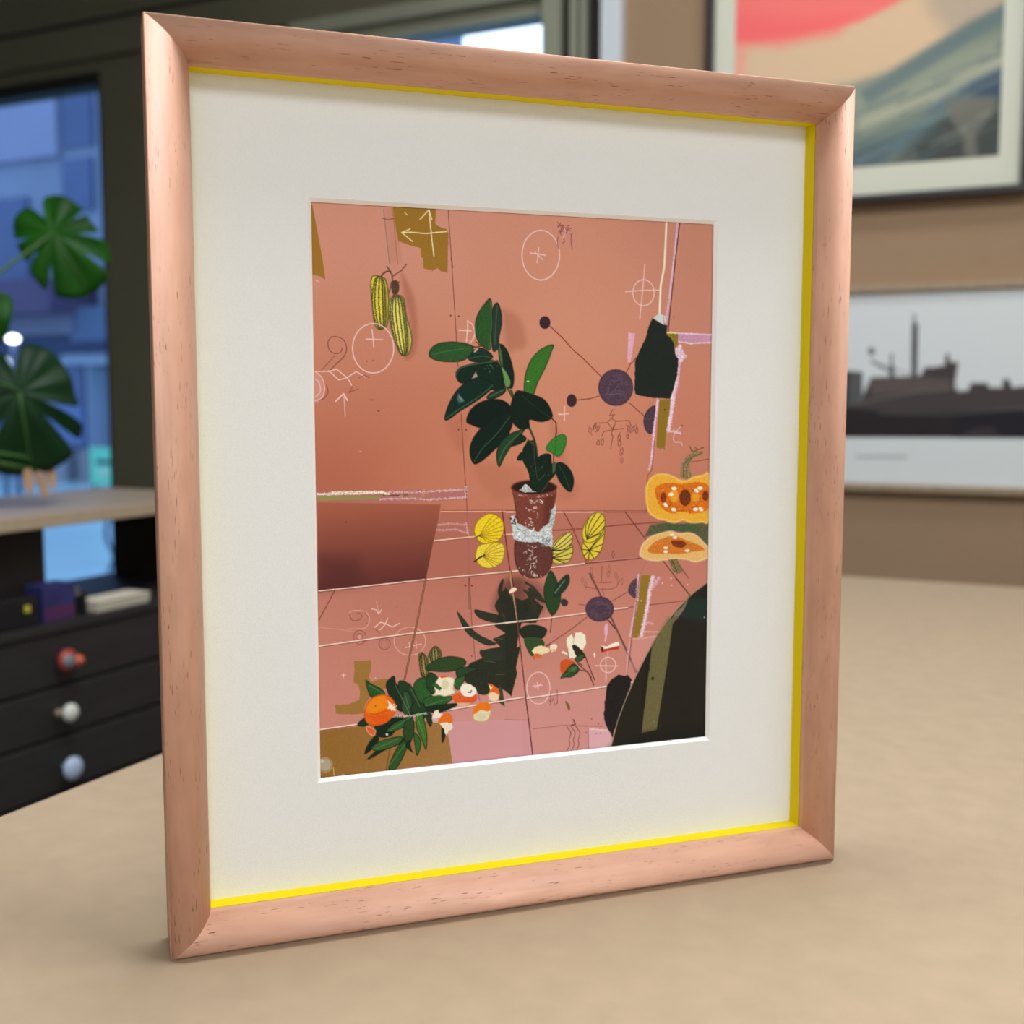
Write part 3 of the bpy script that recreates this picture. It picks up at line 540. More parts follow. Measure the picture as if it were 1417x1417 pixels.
    Fi([(700,1060),(730,1005),(778,1000),(792,1100),(800,1130),(840,1095),(880,1095),(885,1150),(905,1140),(915,1210),(870,1262),(820,1335),(760,1322),(735,1200),(700,1130)], (19,38,27), grain=.12, jag=.3)
    leaf([(780,1150),(800,1110),(845,1088),(878,1100),(870,1180),(830,1240),(785,1240)], (17,36,26)); St([(770,1000),(780,1150),(800,1250),(850,1210)], (62,86,58), 1.3, .8, True); St([(735,1000),(770,1030)], (80,64,44), 2.2)
    Fi([(890,1150),(915,1145),(912,1190),(890,1215)], (72,96,70)); St([(820,1330),(870,1262)], (90,110,90), 1, .7)
    for k in range(12): El((800+rng.normal(0,30),1180+rng.normal(0,40)), 3, 3, (110,130,115), al=.5)
    St([(885,865),(912,890),(914,950),(898,1050),(896,1150)], (74,40,32), 2)
    leaf([(848,1055),(885,1000),(945,965),(976,985),(968,1050),(930,1105),(885,1082)], (54,124,48), e=((34,70,30),1,.7)); St([(912,1000),(905,1085)], (44,90,40), 1.4)
    leaf([(914,1152),(958,1148),(1005,1195),(1024,1260),(1004,1328),(955,1292),(916,1222)], (16,36,26), [(930,1160),(970,1235),(1000,1315)], (58,84,64), 1)
    # ---------------- leaves, oranges and peel on floor
    Z('E')
    squash([(755,492),(780,490),(805,520),(818,600),(820,650),(775,645),(757,560)], [(780,490),(785,570),(800,650)], 4, (170,152,84), (48,46,30), 7)
    squash([(812,520),(835,465),(865,446),(895,470),(903,520),(890,560),(850,575),(818,562)], [(855,450),(860,500),(862,570)], 5, (158,148,90), (44,44,32), 9)
    G1, G2, G3 = (28,48,31), (44,88,42), (58,112,46)
    def lf(p, c): leaf(p, c, e=((18,24,18),.8,.7)); q = ink.pts(p); 
    for p, c in (([(800,595),(855,540),(950,512),(1040,525),(1062,560),(1000,602),(900,612)], (46,70,38)), ([(470,960),(560,915),(650,905),(620,970),(560,1035),(480,1030)], (20,38,28)), ([(352,960),(400,915),(420,965)], (30,48,34)),
                 ([(540,690),(590,640),(605,690),(640,705),(700,690),(665,745),(645,870),(590,830),(560,770)], (26,46,31)), ([(406,670),(440,690),(500,720),(532,752),(500,772),(440,777)], (40,84,42)),
                 ([(620,680),(700,700),(740,790),(770,860),(700,900),(650,860)], (34,60,36)), ([(720,700),(770,650),(840,700),(830,780),(790,850),(740,780)], G2), ([(820,620),(870,640),(900,720),(850,760),(800,700)], (36,66,34)),
                 ([(780,800),(850,765),(925,768),(975,782),(900,842),(820,862)], G2), ([(780,850),(880,830),(1010,820),(940,862),(850,880)], (24,42,30)), ([(980,690),(1010,640),(1060,612),(1045,680),(1010,730)], (52,94,46)),
                 ([(1000,600),(1060,580),(1140,590),(1080,620),(1010,650)], (44,66,42)), ([(640,850),(662,740),(700,770),(712,860),(680,900)], (48,76,48)), ([(700,860),(740,800),(800,850),(790,920),(740,900)], (34,62,34)),
                 ([(402,1150),(420,1090),(470,1030),(492,1052),(460,1105)], (20,38,26)), ([(420,1180),(500,1112),(640,1045),(665,1068),(540,1120),(455,1170)], (24,44,28)), ([(445,1105),(520,1060),(640,1035),(620,1085),(490,1130)], (50,92,44)),
                 ([(540,1000),(600,945),(700,905),(665,965),(590,1000)], (48,88,44)), ([(556,1242),(600,1130),(650,1065),(682,1085),(645,1180),(598,1252)], (44,84,38)), ([(650,1000),(690,880),(722,940),(716,1030),(682,1092)], (40,70,38)),
                 ([(690,1060),(705,1120),(715,1140),(670,1100)], (26,44,28)), ([(735,890),(772,880),(796,960),(808,1040),(800,1122),(775,1060),(740,980)], (62,112,44)), ([(720,1010),(762,1050),(766,1100),(742,1160),(730,1100)], (50,96,44)),
                 ([(800,870),(840,900),(832,970),(806,930)], (34,54,36)), ([(905,975),(930,1010),(908,1075)], (30,40,28))): lf(p, c)
    for q in ([(430,700),(520,755)], [(740,900),(790,1040)], [(560,1225),(660,1090)], [(660,750),(690,850)], [(800,835),(960,785)], [(560,1000),(690,915)], [(460,1120),(620,1050)], [(700,720),(760,840)], [(600,700),(700,900)]): St(q, (112,146,92), 1, .7)
    St([(590,905),(700,900),(800,885)], (230,232,220), 2, .7, rough=1); El((565,912), 12, 6, (236,236,228)); El((545,1022), 8, 7, (236,236,228))
    OR = (228,108,24)
    Fi([(412,965),(470,992),(466,1020),(448,1030),(418,1002)], (218,96,56), crv=True, grain=.06, edge=((240,190,160),1,.6))
    Fi([(398,905),(405,850),(435,795),(490,765),(545,765),(582,790),(606,840),(590,890),(545,942),(480,964),(420,950)], (226,100,20), crv=True, grain=.05, edge=((170,70,20),1,.6))
    Fi([(408,858),(440,798),(495,770),(540,775),(550,840),(500,870),(440,890)], (240,148,24), .75, 4, True); St([(430,885),(470,892),(530,870),(560,860)], (184,72,20), 1.3, .9); El((470,835), 5, 4, (150,60,20)); Fi([(420,900),(540,890),(560,930),(480,962)], (216,78,20), .5, 5)
    Fi([(548,800),(575,820),(606,860),(598,872),(560,850)], (244,226,200), jag=.5); specks(550,600,820,860,10, (255,246,230), 1.2, 7)
    Fi([(845,768),(862,745),(855,700),(885,650),(905,640),(945,645),(985,660),(978,720),(990,748),(930,772),(890,765)], (238,230,208), crv=True, grain=.03, edge=((200,160,110),1,.5)); Fi([(905,690),(930,660),(945,700),(925,730)], (206,200,150), .6, 3, True); El((925,700), 20, 26, (200,190,130), 1, .6); Fi([(890,640),(935,636),(950,645),(900,655)], (214,100,40))
    Fi([(862,680),(905,720),(890,735),(840,700)], (52,92,46)); 
    Fi([(972,775),(1000,752),(1040,756),(1052,800),(1020,825),(980,800)], (220,96,42), crv=True, grain=.05); Fi([(1040,790),(1080,762),(1132,765),(1125,805),(1085,822),(1050,818)], (218,92,44), crv=True, grain=.05); Fi([(1000,815),(1100,815),(1050,838),(1010,835)], (226,190,160), .8)
    Fi([(1025,722),(1045,690),(1075,692),(1100,700),(1132,742),(1095,775),(1042,765)], (246,238,224), crv=True); St([(1075,745),(1092,748),(1098,735)], (60,50,46), 1.6)
    Fi([(1205,690),(1240,698),(1275,730),(1282,770),(1255,803),(1215,785),(1212,745),(1225,720)], (226,104,30), crv=True, grain=.05); Fi([(1210,760),(1240,745),(1278,770),(1255,804),(1218,795)], (240,212,180), crv=True, jag=.3); Fi([(1210,700),(1235,712),(1222,735)], (244,226,200))
    Fi([(1110,900),(1112,855),(1150,818),(1200,814),(1226,848),(1205,925),(1150,938),(1115,925)], (226,216,180), crv=True, grain=.04, edge=((200,150,100),1,.5)); Fi([(1110,890),(1114,850),(1150,816),(1205,815),(1228,848),(1205,870),(1160,862),(1130,880)], (232,120,30), crv=True, jag=.3); El((1160,905), 30, 22, (206,206,168), al=.7, soft=3)
    Fi([(838,905),(860,865),(880,860),(892,885),(935,890),(880,915),(845,918)], (240,230,214), jag=.5); Fi([(838,915),(880,915),(880,945),(845,945)], (226,190,180), jag=.5, al=.8)
    Fi([(885,940),(905,895),(940,880),(968,900),(970,945),(900,952)], (228,110,36), crv=True); Fi([(888,952),(925,942),(970,948),(972,985),(945,1000),(935,1035),(915,985)], (238,226,200), jag=.5)
    Z('F')
    Fi([(355,560),(380,532),(430,538),(455,562),(420,600),(365,622)], (206,84,30), crv=True, grain=.06); Fi([(395,430),(400,390),(430,368),(446,400),(452,358),(490,352),(520,375),(524,430),(500,478),(470,520),(420,522),(395,500),(362,488),(372,475),(398,490),(410,470)], (240,234,212), jag=.3, grain=.02)
    St([(446,400),(440,430)], (200,180,140), 1.3); Fi([(428,440),(445,432),(480,455),(518,495),(520,520),(480,535),(455,500)], (48,40,32), jag=.5); St([(405,480),(410,520)], (80,60,40), 1.4)
    lf([(455,520),(490,500),(515,505),(490,540),(460,545)], (52,84,44)); lf([(358,655),(380,620),(440,560),(480,600),(430,645),(390,648)], (40,76,38)); lf([(400,600),(440,570),(470,580),(450,620)], (62,104,56)); St([(362,655),(460,580)], (120,150,100), 1, .6)
    for q in ([(470,560),(540,620),(575,700)], [(515,500),(540,570),(580,665)], [(480,600),(530,610),(560,650)], [(460,545),(500,570)]): St(q, (104,66,50), 2)
    Fi([(168,472),(200,444),(235,440),(280,458),(290,475),(240,500),(205,520),(178,490)], (240,220,180), jag=.5, grain=.04); Fi([(178,500),(205,490),(240,505),(230,522),(190,522)], (216,108,44), jag=.4); Fi([(175,515),(188,512),(186,535)], (200,70,30)); Fi([(290,440),(320,430),(338,440),(330,475),(300,480),(290,460)], (244,224,200), jag=.4); St([(292,470),(332,470)], (206,100,50), 1.4); St([(262,445),(290,435)], (70,40,34), 1.6)
    Fi([(622,440),(660,448),(690,428),(738,415),(742,440),(700,452),(660,462),(630,468)], (246,238,222), jag=.3); Fi([(625,465),(660,462),(742,442),(738,465),(690,470),(625,487)], (186,58,38)); Fi([(622,445),(640,455),(632,480),(622,480)], (90,34,28))
    Fi([(572,490),(585,488),(586,510),(578,522)], (244,226,210))
    ink.T = None

PRINT_GAIN = 1.1      # ink reflectance against the paper white
LP = (67, 49, 11)
WS = 1.55
# ================================================================== MATERIALS
WOOD = frame_wood('pink_washed_wood')
YEL = mat('yellow_painted_fillet', rgb(236, 212, 2), .55, spec=.1)
MATB = mat('off_white_mat_board', (.82, .835, .84, 1), .9, spec=.15, noise=(900, .02), bump=(1500, .12))
CORE = mat('white_mat_core', (.93, .93, .92, 1), .8, spec=.1)
PRINTM = vcol_mat('print_ink', .6, .12)
BOARD = mat('backing_board', rgb(150, 120, 85), .8, noise=(40, .1))
MDF = mat('mdf_board', rgb(168, 147, 122), .62, spec=.3, noise=(42, .045), bump=(60, .08))
BROWN = mat('brown_painted_panel', rgb(163, 135, 108), .75, spec=.2, noise=(3, .03))
OLIVE = mat('olive_grey_paint', rgb(104, 101, 82), .6, noise=(2, .06))
OLIVEL = mat('pale_olive_paint', rgb(150, 152, 134), .5, noise=(2, .05))
BLK = mat('black_groove', rgb(20, 19, 17), .7)
WHT = mat('white_trim_paint', rgb(222, 230, 236), .5, noise=(4, .03))
PLAST = mat('white_plaster', rgb(232, 230, 224), .9, noise=(3, .02))
FLOORM = mat('grey_floor', rgb(120, 112, 102), .6, noise=(4, .08))
DKW = mat('black_stained_wood', rgb(44, 42, 42), .45, spec=.4, noise=(6, .12, (1, 1, 12)))
DKB = mat('dark_brown_wood', rgb(26, 18, 15), .6, noise=(5, .15, (1, 8, 1)))
SHELFW = mat('pale_plywood', rgb(168, 150, 126), .4, spec=.5, noise=(6, .06, (1, 10, 1)))
BFR = mat('black_brown_frame', rgb(38, 31, 31), .4)
PFR = mat('pale_oak_frame', rgb(164, 142, 116), .55, noise=(8, .08, (8, 1, 1)))
GMAT = mat('grey_green_mat_board', rgb(218, 219, 202), .9)
GLASS = glass_mat('window_glass', .05)
PANE = glass_mat('picture_glass', .03)
LEAF = mat('monstera_leaf', rgb(38, 92, 26), .42, spec=.4, noise=(14, .35))
LEAFD = mat('monstera_leaf_dark', rgb(22, 56, 28), .42, spec=.4, noise=(14, .3))
for m_, w_, c_ in ((LEAF, .42, rgb(90, 170, 30)), (LEAFD, .2, rgb(30, 90, 30))):      # thin leaves let window light through
    nt = m_.node_tree; tr = nt.nodes.new('ShaderNodeBsdfTranslucent'); tr.inputs[0].default_value = c_
    mx = nt.nodes.new('ShaderNodeMixShader'); mx.inputs[0].default_value = w_
    nt.links.new(nt.nodes['Principled BSDF'].outputs[0], mx.inputs[1]); nt.links.new(tr.outputs[0], mx.inputs[2]); nt.links.new(mx.outputs[0], nt.nodes['Material Output'].inputs[0])
    nt.nodes['Principled BSDF'].inputs['Specular IOR Level'].default_value = .2
STEM = mat('plant_stem', rgb(60, 100, 44), .5)
DRY = mat('dried_leaf', rgb(160, 128, 96), .8, noise=(20, .15))

# ================================================================== FRAMED PRINT (solved from the photograph)
W_, H_, YAW = .42515, .5, .33705
FX, FY, FZ = -.18635, .60532, CZ-.30498
mW, zS, zM, bev, zP = .02264, -.00828, -.01984, .00203, .00201
lft, rgt, top, bot = .0852, .08446, .08404, .08408
fx, fy = cam2room(FX, FY)
TZ = FZ                                        # bench top height
frame = thing('picture_frame', 'pink-washed wooden picture frame with yellow inner edge and plant print, standing on the workbench', 'picture frame', (fx, fy, FZ), YAW+PHI)
prof = [(0,-.030),(0,-.0012),(.0006,.0002),(.0025,.0026),(.005,.0047),(.008,.0063),(.011,.0071),(.0135,.0069),(.016,.0056),(.018,.0036),(.0198,.0008),(.0212,-.0022),(.0221,-.0052),(mW,zS),
        (mW,-.0087),(mW-.006,-.0088),(mW-.006,-.030)]
sides = {'bottom': lambda s, d: (s, d), 'top': lambda s, d: (W_-s, H_-d), 'left': lambda s, d: (d, H_-s), 'right': lambda s, d: (W_-d, s)}
for k, (nm, fn) in enumerate(sides.items()):
    Ln = W_ if nm in ('bottom', 'top') else H_
    me = bpy.data.meshes.new('moulding'); vs = []; fs = []; uvs = []; sm = []
    n = len(prof); arc = [0]
    for i in range(1, n): arc.append(arc[-1]+math.dist(prof[i], prof[i-1]))
    NS = 2
    for j in range(NS):
        for d, w in prof:
            s = d+(Ln-2*d)*j/(NS-1); u, v = fn(s, d); vs.append((u, -w, v))
    for i in range(n):
        i2 = (i+1) % n; fs.append((i, i2, n+i2, n+i)); sm.append(2 <= i < 12)
        a2 = arc[i2] if i2 else arc[-1]+.01
        d1, d2 = prof[i][0], prof[i2][0]
        uvs += [(d1+k*3, arc[i]), (d2+k*3, a2), (Ln-d2+k*3, a2), (Ln-d1+k*3, arc[i])]
    fs += [tuple(range(n))[::-1], tuple(range(n, 2*n))]; sm += [False, False]; uvs += [(0, 0)]*(2*n)
    me.from_pydata(vs, [], fs); me.materials.append(WOOD); ul = me.uv_layers.new(name='grain')
    ul.data.foreach_set('uv', np.array(uvs, np.float32).ravel()); me.polygons.foreach_set('use_smooth', sm)
    bm = bmesh.new(); bm.from_mesh(me); bmesh.ops.recalc_face_normals(bm, faces=bm.faces); bm.to_mesh(me); bm.free()
    o = bpy.data.objects.new('moulding', me); COL.objects.link(o); o.parent = frame
# yellow fillet: four strips lining the sight edge
f = MB(); t = .005; w0, w1 = -.0093, zM-.0002
i0, i1 = mW-t, mW
f.box(i0, W_-i0, -w0, -w1, i0, i1); f.box(i0, W_-i0, -w0, -w1, H_-i1, H_-i0)
f.box(i0, i1, -w0, -w1, i1, H_-i1); f.box(W_-i1, W_-i0, -w0, -w1, i1, H_-i1)
f.build('inner_fillet', YEL, frame)['label'] = 'bright yellow inner edge of the frame'
# mat with bevelled window
mb = MB(); yo = -zM; yi = -zM+zP
O4 = [(mW-t, mW-t), (W_-mW+t, mW-t), (W_-mW+t, H_-mW+t), (mW-t, H_-mW+t)]
I4 = [(lft, bot), (W_-rgt, bot), (W_-rgt, H_-top), (lft, H_-top)]
J4 = [(lft+bev, bot+bev), (W_-rgt-bev, bot+bev), (W_-rgt-bev, H_-top-bev), (lft+bev, H_-top-bev)]
mb.v = [(u, yo, v) for u, v in O4]+[(u, yo, v) for u, v in I4]+[(u, yi, v) for u, v in J4]+[(u, yi, v) for u, v in O4]
for k in range(4):
    k2 = (k+1) % 4
    mb.face((k, k2, 4+k2, 4+k), 0); mb.face((4+k, 4+k2, 8+k2, 8+k), 1); mb.face((8+k, 8+k2, 12+k2, 12+k), 0); mb.face((12+k, 12+k2, k2, k), 0)
mb.build('mat_board', [MATB, CORE], frame)['label'] = 'off-white mat with a white bevelled window'
MB().box(mW-t, W_-mW+t, yi+.0012, yi+.0045, mW-t, H_-mW+t).build('backing_board', BOARD, frame)
# the print
ee = .0008; U0, U1, V0, V1 = lft+bev-ee, W_-rgt-bev+ee, bot+bev-ee, H_-top-bev+ee; wp = zM-zP-.0006
def fpix(u, v, w):
    c, s = math.cos(YAW), math.sin(YAW)
    x = FX+c*u+s*w; y = FY+s*u-c*w; z = -.30498+v
    d = y*math.cos(PITCH)-z*math.sin(PITCH); q = y*math.sin(PITCH)+z*math.cos(PITCH)
    return (708.5+FPX*x/d, 708.5-FPX*q/d)
GW, GH = 700, 985
Hm = homography([fpix(U0, V1, wp), fpix(U1, V1, wp), fpix(U1, V0, wp), fpix(U0, V0, wp)], [(0, 0), (GW-1, 0), (GW-1, GH-1), (0, GH-1)])
ink = Ink(GW, GH); paint_print(ink, Hm)
pr_o = ink_mesh('print', ink, lambda u, v: np.c_[U0+(U1-U0)*u, np.full(u.shape, -wp), V1-(V1-V0)*v], PRINTM, frame, gain=PRINT_GAIN)
pr_o['label'] = 'printed still life of a potted rubber plant, squashes and pumpkin against a pink wall'

# ================================================================== WORKBENCH
bench = thing('workbench', 'large workbench with a plain tan fibreboard top that carries the pink picture frame', 'table', (.65, .85, 0))
def B(*a): return a
MB().box(-1.3475, 1.35, -1.25, 1.197, TZ-.03, TZ).build('tabletop', MDF, bench, bevel=.0015)
for sx in (-1.22, 1.22):
    for sy in (-1.12, 1.07): MB().box(sx-.04, sx+.04, sy-.04, sy+.04, 0, TZ-.03).build('leg', PFR, bench, bevel=.003)
for ya in (-1.14, 1.065): MB().box(-1.18, 1.18, ya, ya+.025, TZ-.13, TZ-.03).build('apron', PFR, bench)

# ================================================================== ROOM SHELL
D = 2.9; CH = 2.9; XL, XR, YF = -5.2, 2.8, -3.0
w2l = -2.05
struct(MB().box(XL, XR, YF, D+.2, -.1, 0).build('floor', FLOORM))
struct(MB().box(XL, XR, YF, D+.2, CH, CH+.1).build('ceiling', PLAST))
struct(MB().box(XL-.1, XL, YF, D+.2, 0, CH).build('wall_left', OLIVE))
struct(MB().box(XR, XR+.1, YF, D+.2, 0, CH).build('wall_right', PLAST))
struct(MB().box(XL, XR, YF-.1, YF, 0, CH).build('wall_front', PLAST))
wt = 2.262; wb = .35
w = MB(); w.box(XL, -1.07, D, D+.2, wt, CH)           # header over the shop windows
w.box(-2.875, w2l, D, D+.2, wb, wt); w.box(XL, -4.6, D, D+.2, wb, wt); w.box(XL, -1.07, D, D+.2, 0, wb); w.box(-1.297, -1.07, D, D+.2, wb, wt)
struct(w.build('wall_back', OLIVE))
struct(MB().box(-1.07, XR, D-.012, D+.2, 0, CH).build('wall_back_right', BROWN))
def window(n, x0, x1, mt):
    b = MB(); fw = .05
    o = bpy.data.objects.new('window_%d' % n, None); COL.objects.link(o); struct(o)
    b.box(x0, x1, D+.003, D+.07, wt-.040, wt).box(x0, x1, D+.003, D+.07, wb, wb+fw).box(x0, x0+.03, D+.003, D+.07, wb+fw, wt-.040).box(x1-.012, x1, D+.003, D+.07, wb+fw, wt-.040)
    b.build('window_frame', mt, o)
    MB().box(x0+.03, x1-.012, D+.03, D+.036, wb+fw, wt-.040).build('window_pane', GLASS, o)
window(1, -4.6, -2.875, BLK); window(2, w2l, -1.297, OLIVEL)
# grooves and casings on the window wall
k = 1
for (x0, x1, z0, z1, dpt, mt) in ((XL, -1.30, 2.405, 2.425, .006, BLK), (XL, -1.30, 2.60, 2.615, .006, BLK), (XL, -1.245, 2.30, 2.405, .02, OLIVE), (w2l-.06, -1.245, wt, 2.30, .025, OLIVEL), (-1.297, -1.245, .35, wt, .025, OLIVEL), (-1.245, -1.215, 0, CH, .004, BLK),
                                (-1.215, -1.196, 0, CH, .03, OLIVEL), (-1.196, -1.186, 0, CH, .01, BLK), (-1.186, -1.172, 0, CH, .03, OLIVEL), (-1.172, -1.125, 0, CH, .006, BLK), (-1.125, -1.07, 0, CH, .04, WHT)):
    struct(MB().box(x0, x1, D-dpt, D, z0, z1).build('trim_%d' % k, mt)); k += 1

# ================================================================== PICTURES ON THE BROWN WALL
WY = D-.012
def wall_picture(x0, x1, z0, z1, fw, depth, frm, label, name='wall_picture', cat='picture'):
    t = thing(name, label, cat, ((x0+x1)/2, WY, z0))
    cx = (x0+x1)/2
    def L(a, b, c, d, e, g): return (a-cx, b-cx, c-WY, d-WY, e-z0, g-z0)
    for q in ((x0, x1, z0, z0+fw), (x0, x1, z1-fw, z1), (x0, x0+fw, z0+fw, z1-fw), (x1-fw, x1, z0+fw, z1-fw)):
        MB().box(*L(q[0], q[1], WY-depth, WY, q[2], q[3])).build('frame_rail', frm, t, bevel=.0015)
    return t, L, cx
x0, x1, z0, z1 = -.846, -.108, 1.664, 2.62
abst, L, cx = wall_picture(x0, x1, z0, z1, .017, .042, BFR, 'black-framed abstract print in coral and teal, hanging upper right on the brown wall')
MB().box(*L(x0+.017, x1-.017, WY-.012, WY-.004, z0+.017, z1-.017)).build('mat_board', GMAT, abst)['label'] = 'pale grey-green border'
ax0, ax1, az0, az1 = -.778, -.171, 1.751, 2.50
def room_pix(x, y, z):
    z -= CZ; X = x*math.cos(PHI)+y*math.sin(PHI); Y = -x*math.sin(PHI)+y*math.cos(PHI)
    d = Y*math.cos(PITCH)-z*math.sin(PITCH); q = Y*math.sin(PITCH)+z*math.cos(PITCH); return (708.5+FPX*X/d, 708.5-FPX*q/d)
GW, GH = 200, 246
Ha = homography([room_pix(ax0, WY-.013, az1), room_pix(ax1, WY-.013, az1), room_pix(ax1, WY-.013, az0), room_pix(ax0, WY-.013, az0)], [(0, 0), (GW-1, 0), (GW-1, GH-1), (0, GH-1)])
ia = Ink(GW, GH, lambda p: happly(Ha, p)); ia.a[:] = (196, 168, 138)
F2 = ia.fill
F2([(950,-500),(1450,-500),(1450,-120),(1300,-30),(1240,5),(1190,30),(1100,50),(1023,62),(950,70)], (220,108,104), soft=3)
F2([(1010,20),(1100,25),(1180,20),(1160,45),(1080,62),(1015,60)], (226,96,96), .8, 8); F2([(1015,60),(1035,60),(1030,100),(1015,110)], (214,140,122), .7, 4)
F2([(1290,-10),(1420,-80),(1420,60),(1330,50),(1300,30)], (160,146,130), .8, 10, True)
F2([(1180,118),(1230,100),(1290,62),(1340,30),(1420,-10),(1420,300),(1010,300),(1010,150)], (104,116,108), 1, 4)
F2([(1010,140),(1180,118),(1290,78),(1420,40),(1420,100),(1300,120),(1180,190),(1010,210)], (134,140,124), .9, 9, True)
F2([(1190,128),(1290,66),(1400,2),(1400,20),(1300,84),(1200,145)], (92,108,110), .8, 3)
F2([(1190,160),(1300,120),(1400,70),(1400,90),(1300,140),(1190,178)], (166,166,144), .7, 4); F2([(1185,215),(1260,180),(1310,130),(1400,90),(1400,130),(1330,150),(1280,190),(1190,232)], (86,106,116), .8, 5, True)
F2([(1330,125),(1400,90),(1400,140),(1340,140)], (58,72,90), .9, 5); F2([(1230,235),(1260,200),(1310,160),(1400,135),(1400,260),(1220,260)], (62,66,64), .95, 7)
F2([(1305,135),(1340,132),(1380,134),(1372,160),(1350,185),(1352,218),(1335,218),(1333,190),(1315,165)], (108,106,98), .85, 3)
F2([(1000,205),(1190,198),(1240,192),(1225,238),(1000,260)], (78,92,98), .6, 6)
for k in range(60):
    x = rng.uniform(1040, 1390); y = 236-(x-1180)*.42+rng.uniform(-90, 30); Ls = rng.uniform(30, 90)
    ia.stroke([(x, y), (x+Ls, y-Ls*.45)], [(150,156,138),(84,104,112),(120,128,116),(66,80,86)][k % 4], rng.uniform(1, 3), .35)
ink_mesh('artwork', ia, lambda u, v: np.c_[ax0+(ax1-ax0)*u-cx, np.full(u.shape, -.013), az1-(az1-az0)*v-z0], PRINTM, abst, gain=1.4)['label'] = 'coral, sand and teal brushed picture'

x0, x1, z0, z1 = -.92, .62, .988, 1.474
ship, L, cx = wall_picture(x0, x1, z0, z1, .017, .028, PFR, 'pale-wood framed black and white ship photograph on the brown wall, below the abstract print', 'ship_picture')
MB().box(*L(x0+.017, x1-.017, WY-.012, WY-.004, z0+.017, z1-.017)).build('mount_board', mat('white_mount', rgb(222, 228, 230), .9), ship)
bx0, bx1, bz0, bz1 = x0+.017, x1-.017, z0+.025, z1-.017
GW, GH = 520, 160
Hs = homography([room_pix(bx0, WY-.013, bz1), room_pix(bx1, WY-.013, bz1), room_pix(bx1, WY-.013, bz0), room_pix(bx0, WY-.013, bz0)], [(0, 0), (GW-1, 0), (GW-1, GH-1), (0, GH-1)])
isx = Ink(GW, GH, lambda p: happly(Hs, p)); isx.a[:] = (208, 213, 214)
oS = (1100, 360, 2.833)
def SP(p): return [(x/oS[2]+oS[0], y/oS[2]+oS[1]) for x, y in p]
def sf(p, c, al=1, soft=1.2): isx.fill(SP(p), c, al, soft)
isx.fill([(1100,602),(1500,604),(1700,610),(1700,380),(1100,400)], (206,210,212), .6, 3)
sf([(-900,690),(150,690),(1900,700),(1900,470),(1300,480),(898,495),(850,500),(840,468),(815,468),(815,500),(760,500),(755,482),(690,482),(680,510),(640,515),(625,500),(640,400),(610,400),(600,370),(590,375),(588,412),(540,420),(510,420),(495,450),(480,455),(300,460),(280,500),(262,540),(262,440),(210,435),(0,430),(-400,440),(-900,450)], (70, 64, 64))
sf([(-900,690),(1900,700),(1900,590),(800,590),(400,600),(205,580),(-900,600)], (44, 38, 40)); sf([(620,600),(900,590),(1900,600),(1900,700),(620,696)], (38, 36, 42)); sf([(700,660),(780,655),(800,690),(640,690)], (74,64,66), .6)
sf([(215,440),(265,440),(262,560),(210,570)], (84,86,88)); sf([(290,470),(480,460),(620,470),(600,500),(300,530)], (96,86,84), .8)
for q in ([(468,455),(468,215)], [(378,455),(380,370)], [(300,395),(350,425),(385,440)], [(600,400),(598,370)]): isx.stroke(SP(q), (70, 70, 72), 1.6, .9)
isx.stroke(SP([(468,455),(470,262)]), (70, 70, 72), 4.5); isx.stroke(SP([(466,250),(478,260)]), (90,90,92), 3); isx.stroke(SP([(380,455),(380,420)]), (90, 90, 92), 4); isx.ell(SP([(300,358)])[0], 4.5, 5.5, (96, 98, 98))
isx.stroke(SP([(310,400),(460,450)]), (120,122,122), 1, .7); isx.stroke(SP([(250,560),(450,520),(640,500)]), (120,112,110), 1.4, .7); isx.stroke(SP([(330,600),(600,605),(898,580),(1500,590)]), (110,104,104), 1.2, .6)
for j in range(14): isx.stroke([(1185+j*5, 631+(j % 3)*.8), (1188+j*5, 632.5)], (150, 155, 156), 2.2, .7)
ink_mesh('photograph', isx, lambda u, v: np.c_[bx0+(bx1-bx0)*u-cx, np.full(u.shape, -.013), bz1-(bz1-bz0)*v-z0], PRINTM, ship, gain=1.2)['label'] = 'black and white photograph of a moored ship with a small caption below'

# ================================================================== DRAWER CHEST AND SHELF
SX = -1.5
chest = thing('drawer_chest', 'black stained chest of drawers with odd round knobs behind the left edge of the workbench', 'chest of drawers', (SX, .93, 0))
MB().box(-.32, -.018, 0, .90, 0, .833).build('body', DKW, chest, bevel=.002)
MB().box(-.33, .006, -.006, .906, .822, .838).build('top_board', DKW, chest, bevel=.002)
KN = [(.447, .776), (.446, .687), (.45, .592)]
rows = [(.732, .820), (.646, .727), (.552, .641), (.40, .547), (.24, .395), (.06, .235)]
kr = mat('red_knob', rgb(160, 62, 52), .4); kg = mat('grey_glazed_knob', rgb(112, 122, 130), .35); ko = mat('orange_knob', rgb(190, 92, 62), .4); kw = mat('white_knob', rgb(214, 216, 208), .3); kb = mat('pale_blue_knob', rgb(176, 192, 222), .25); kt = mat('brass_knob', rgb(150, 130, 100), .35)
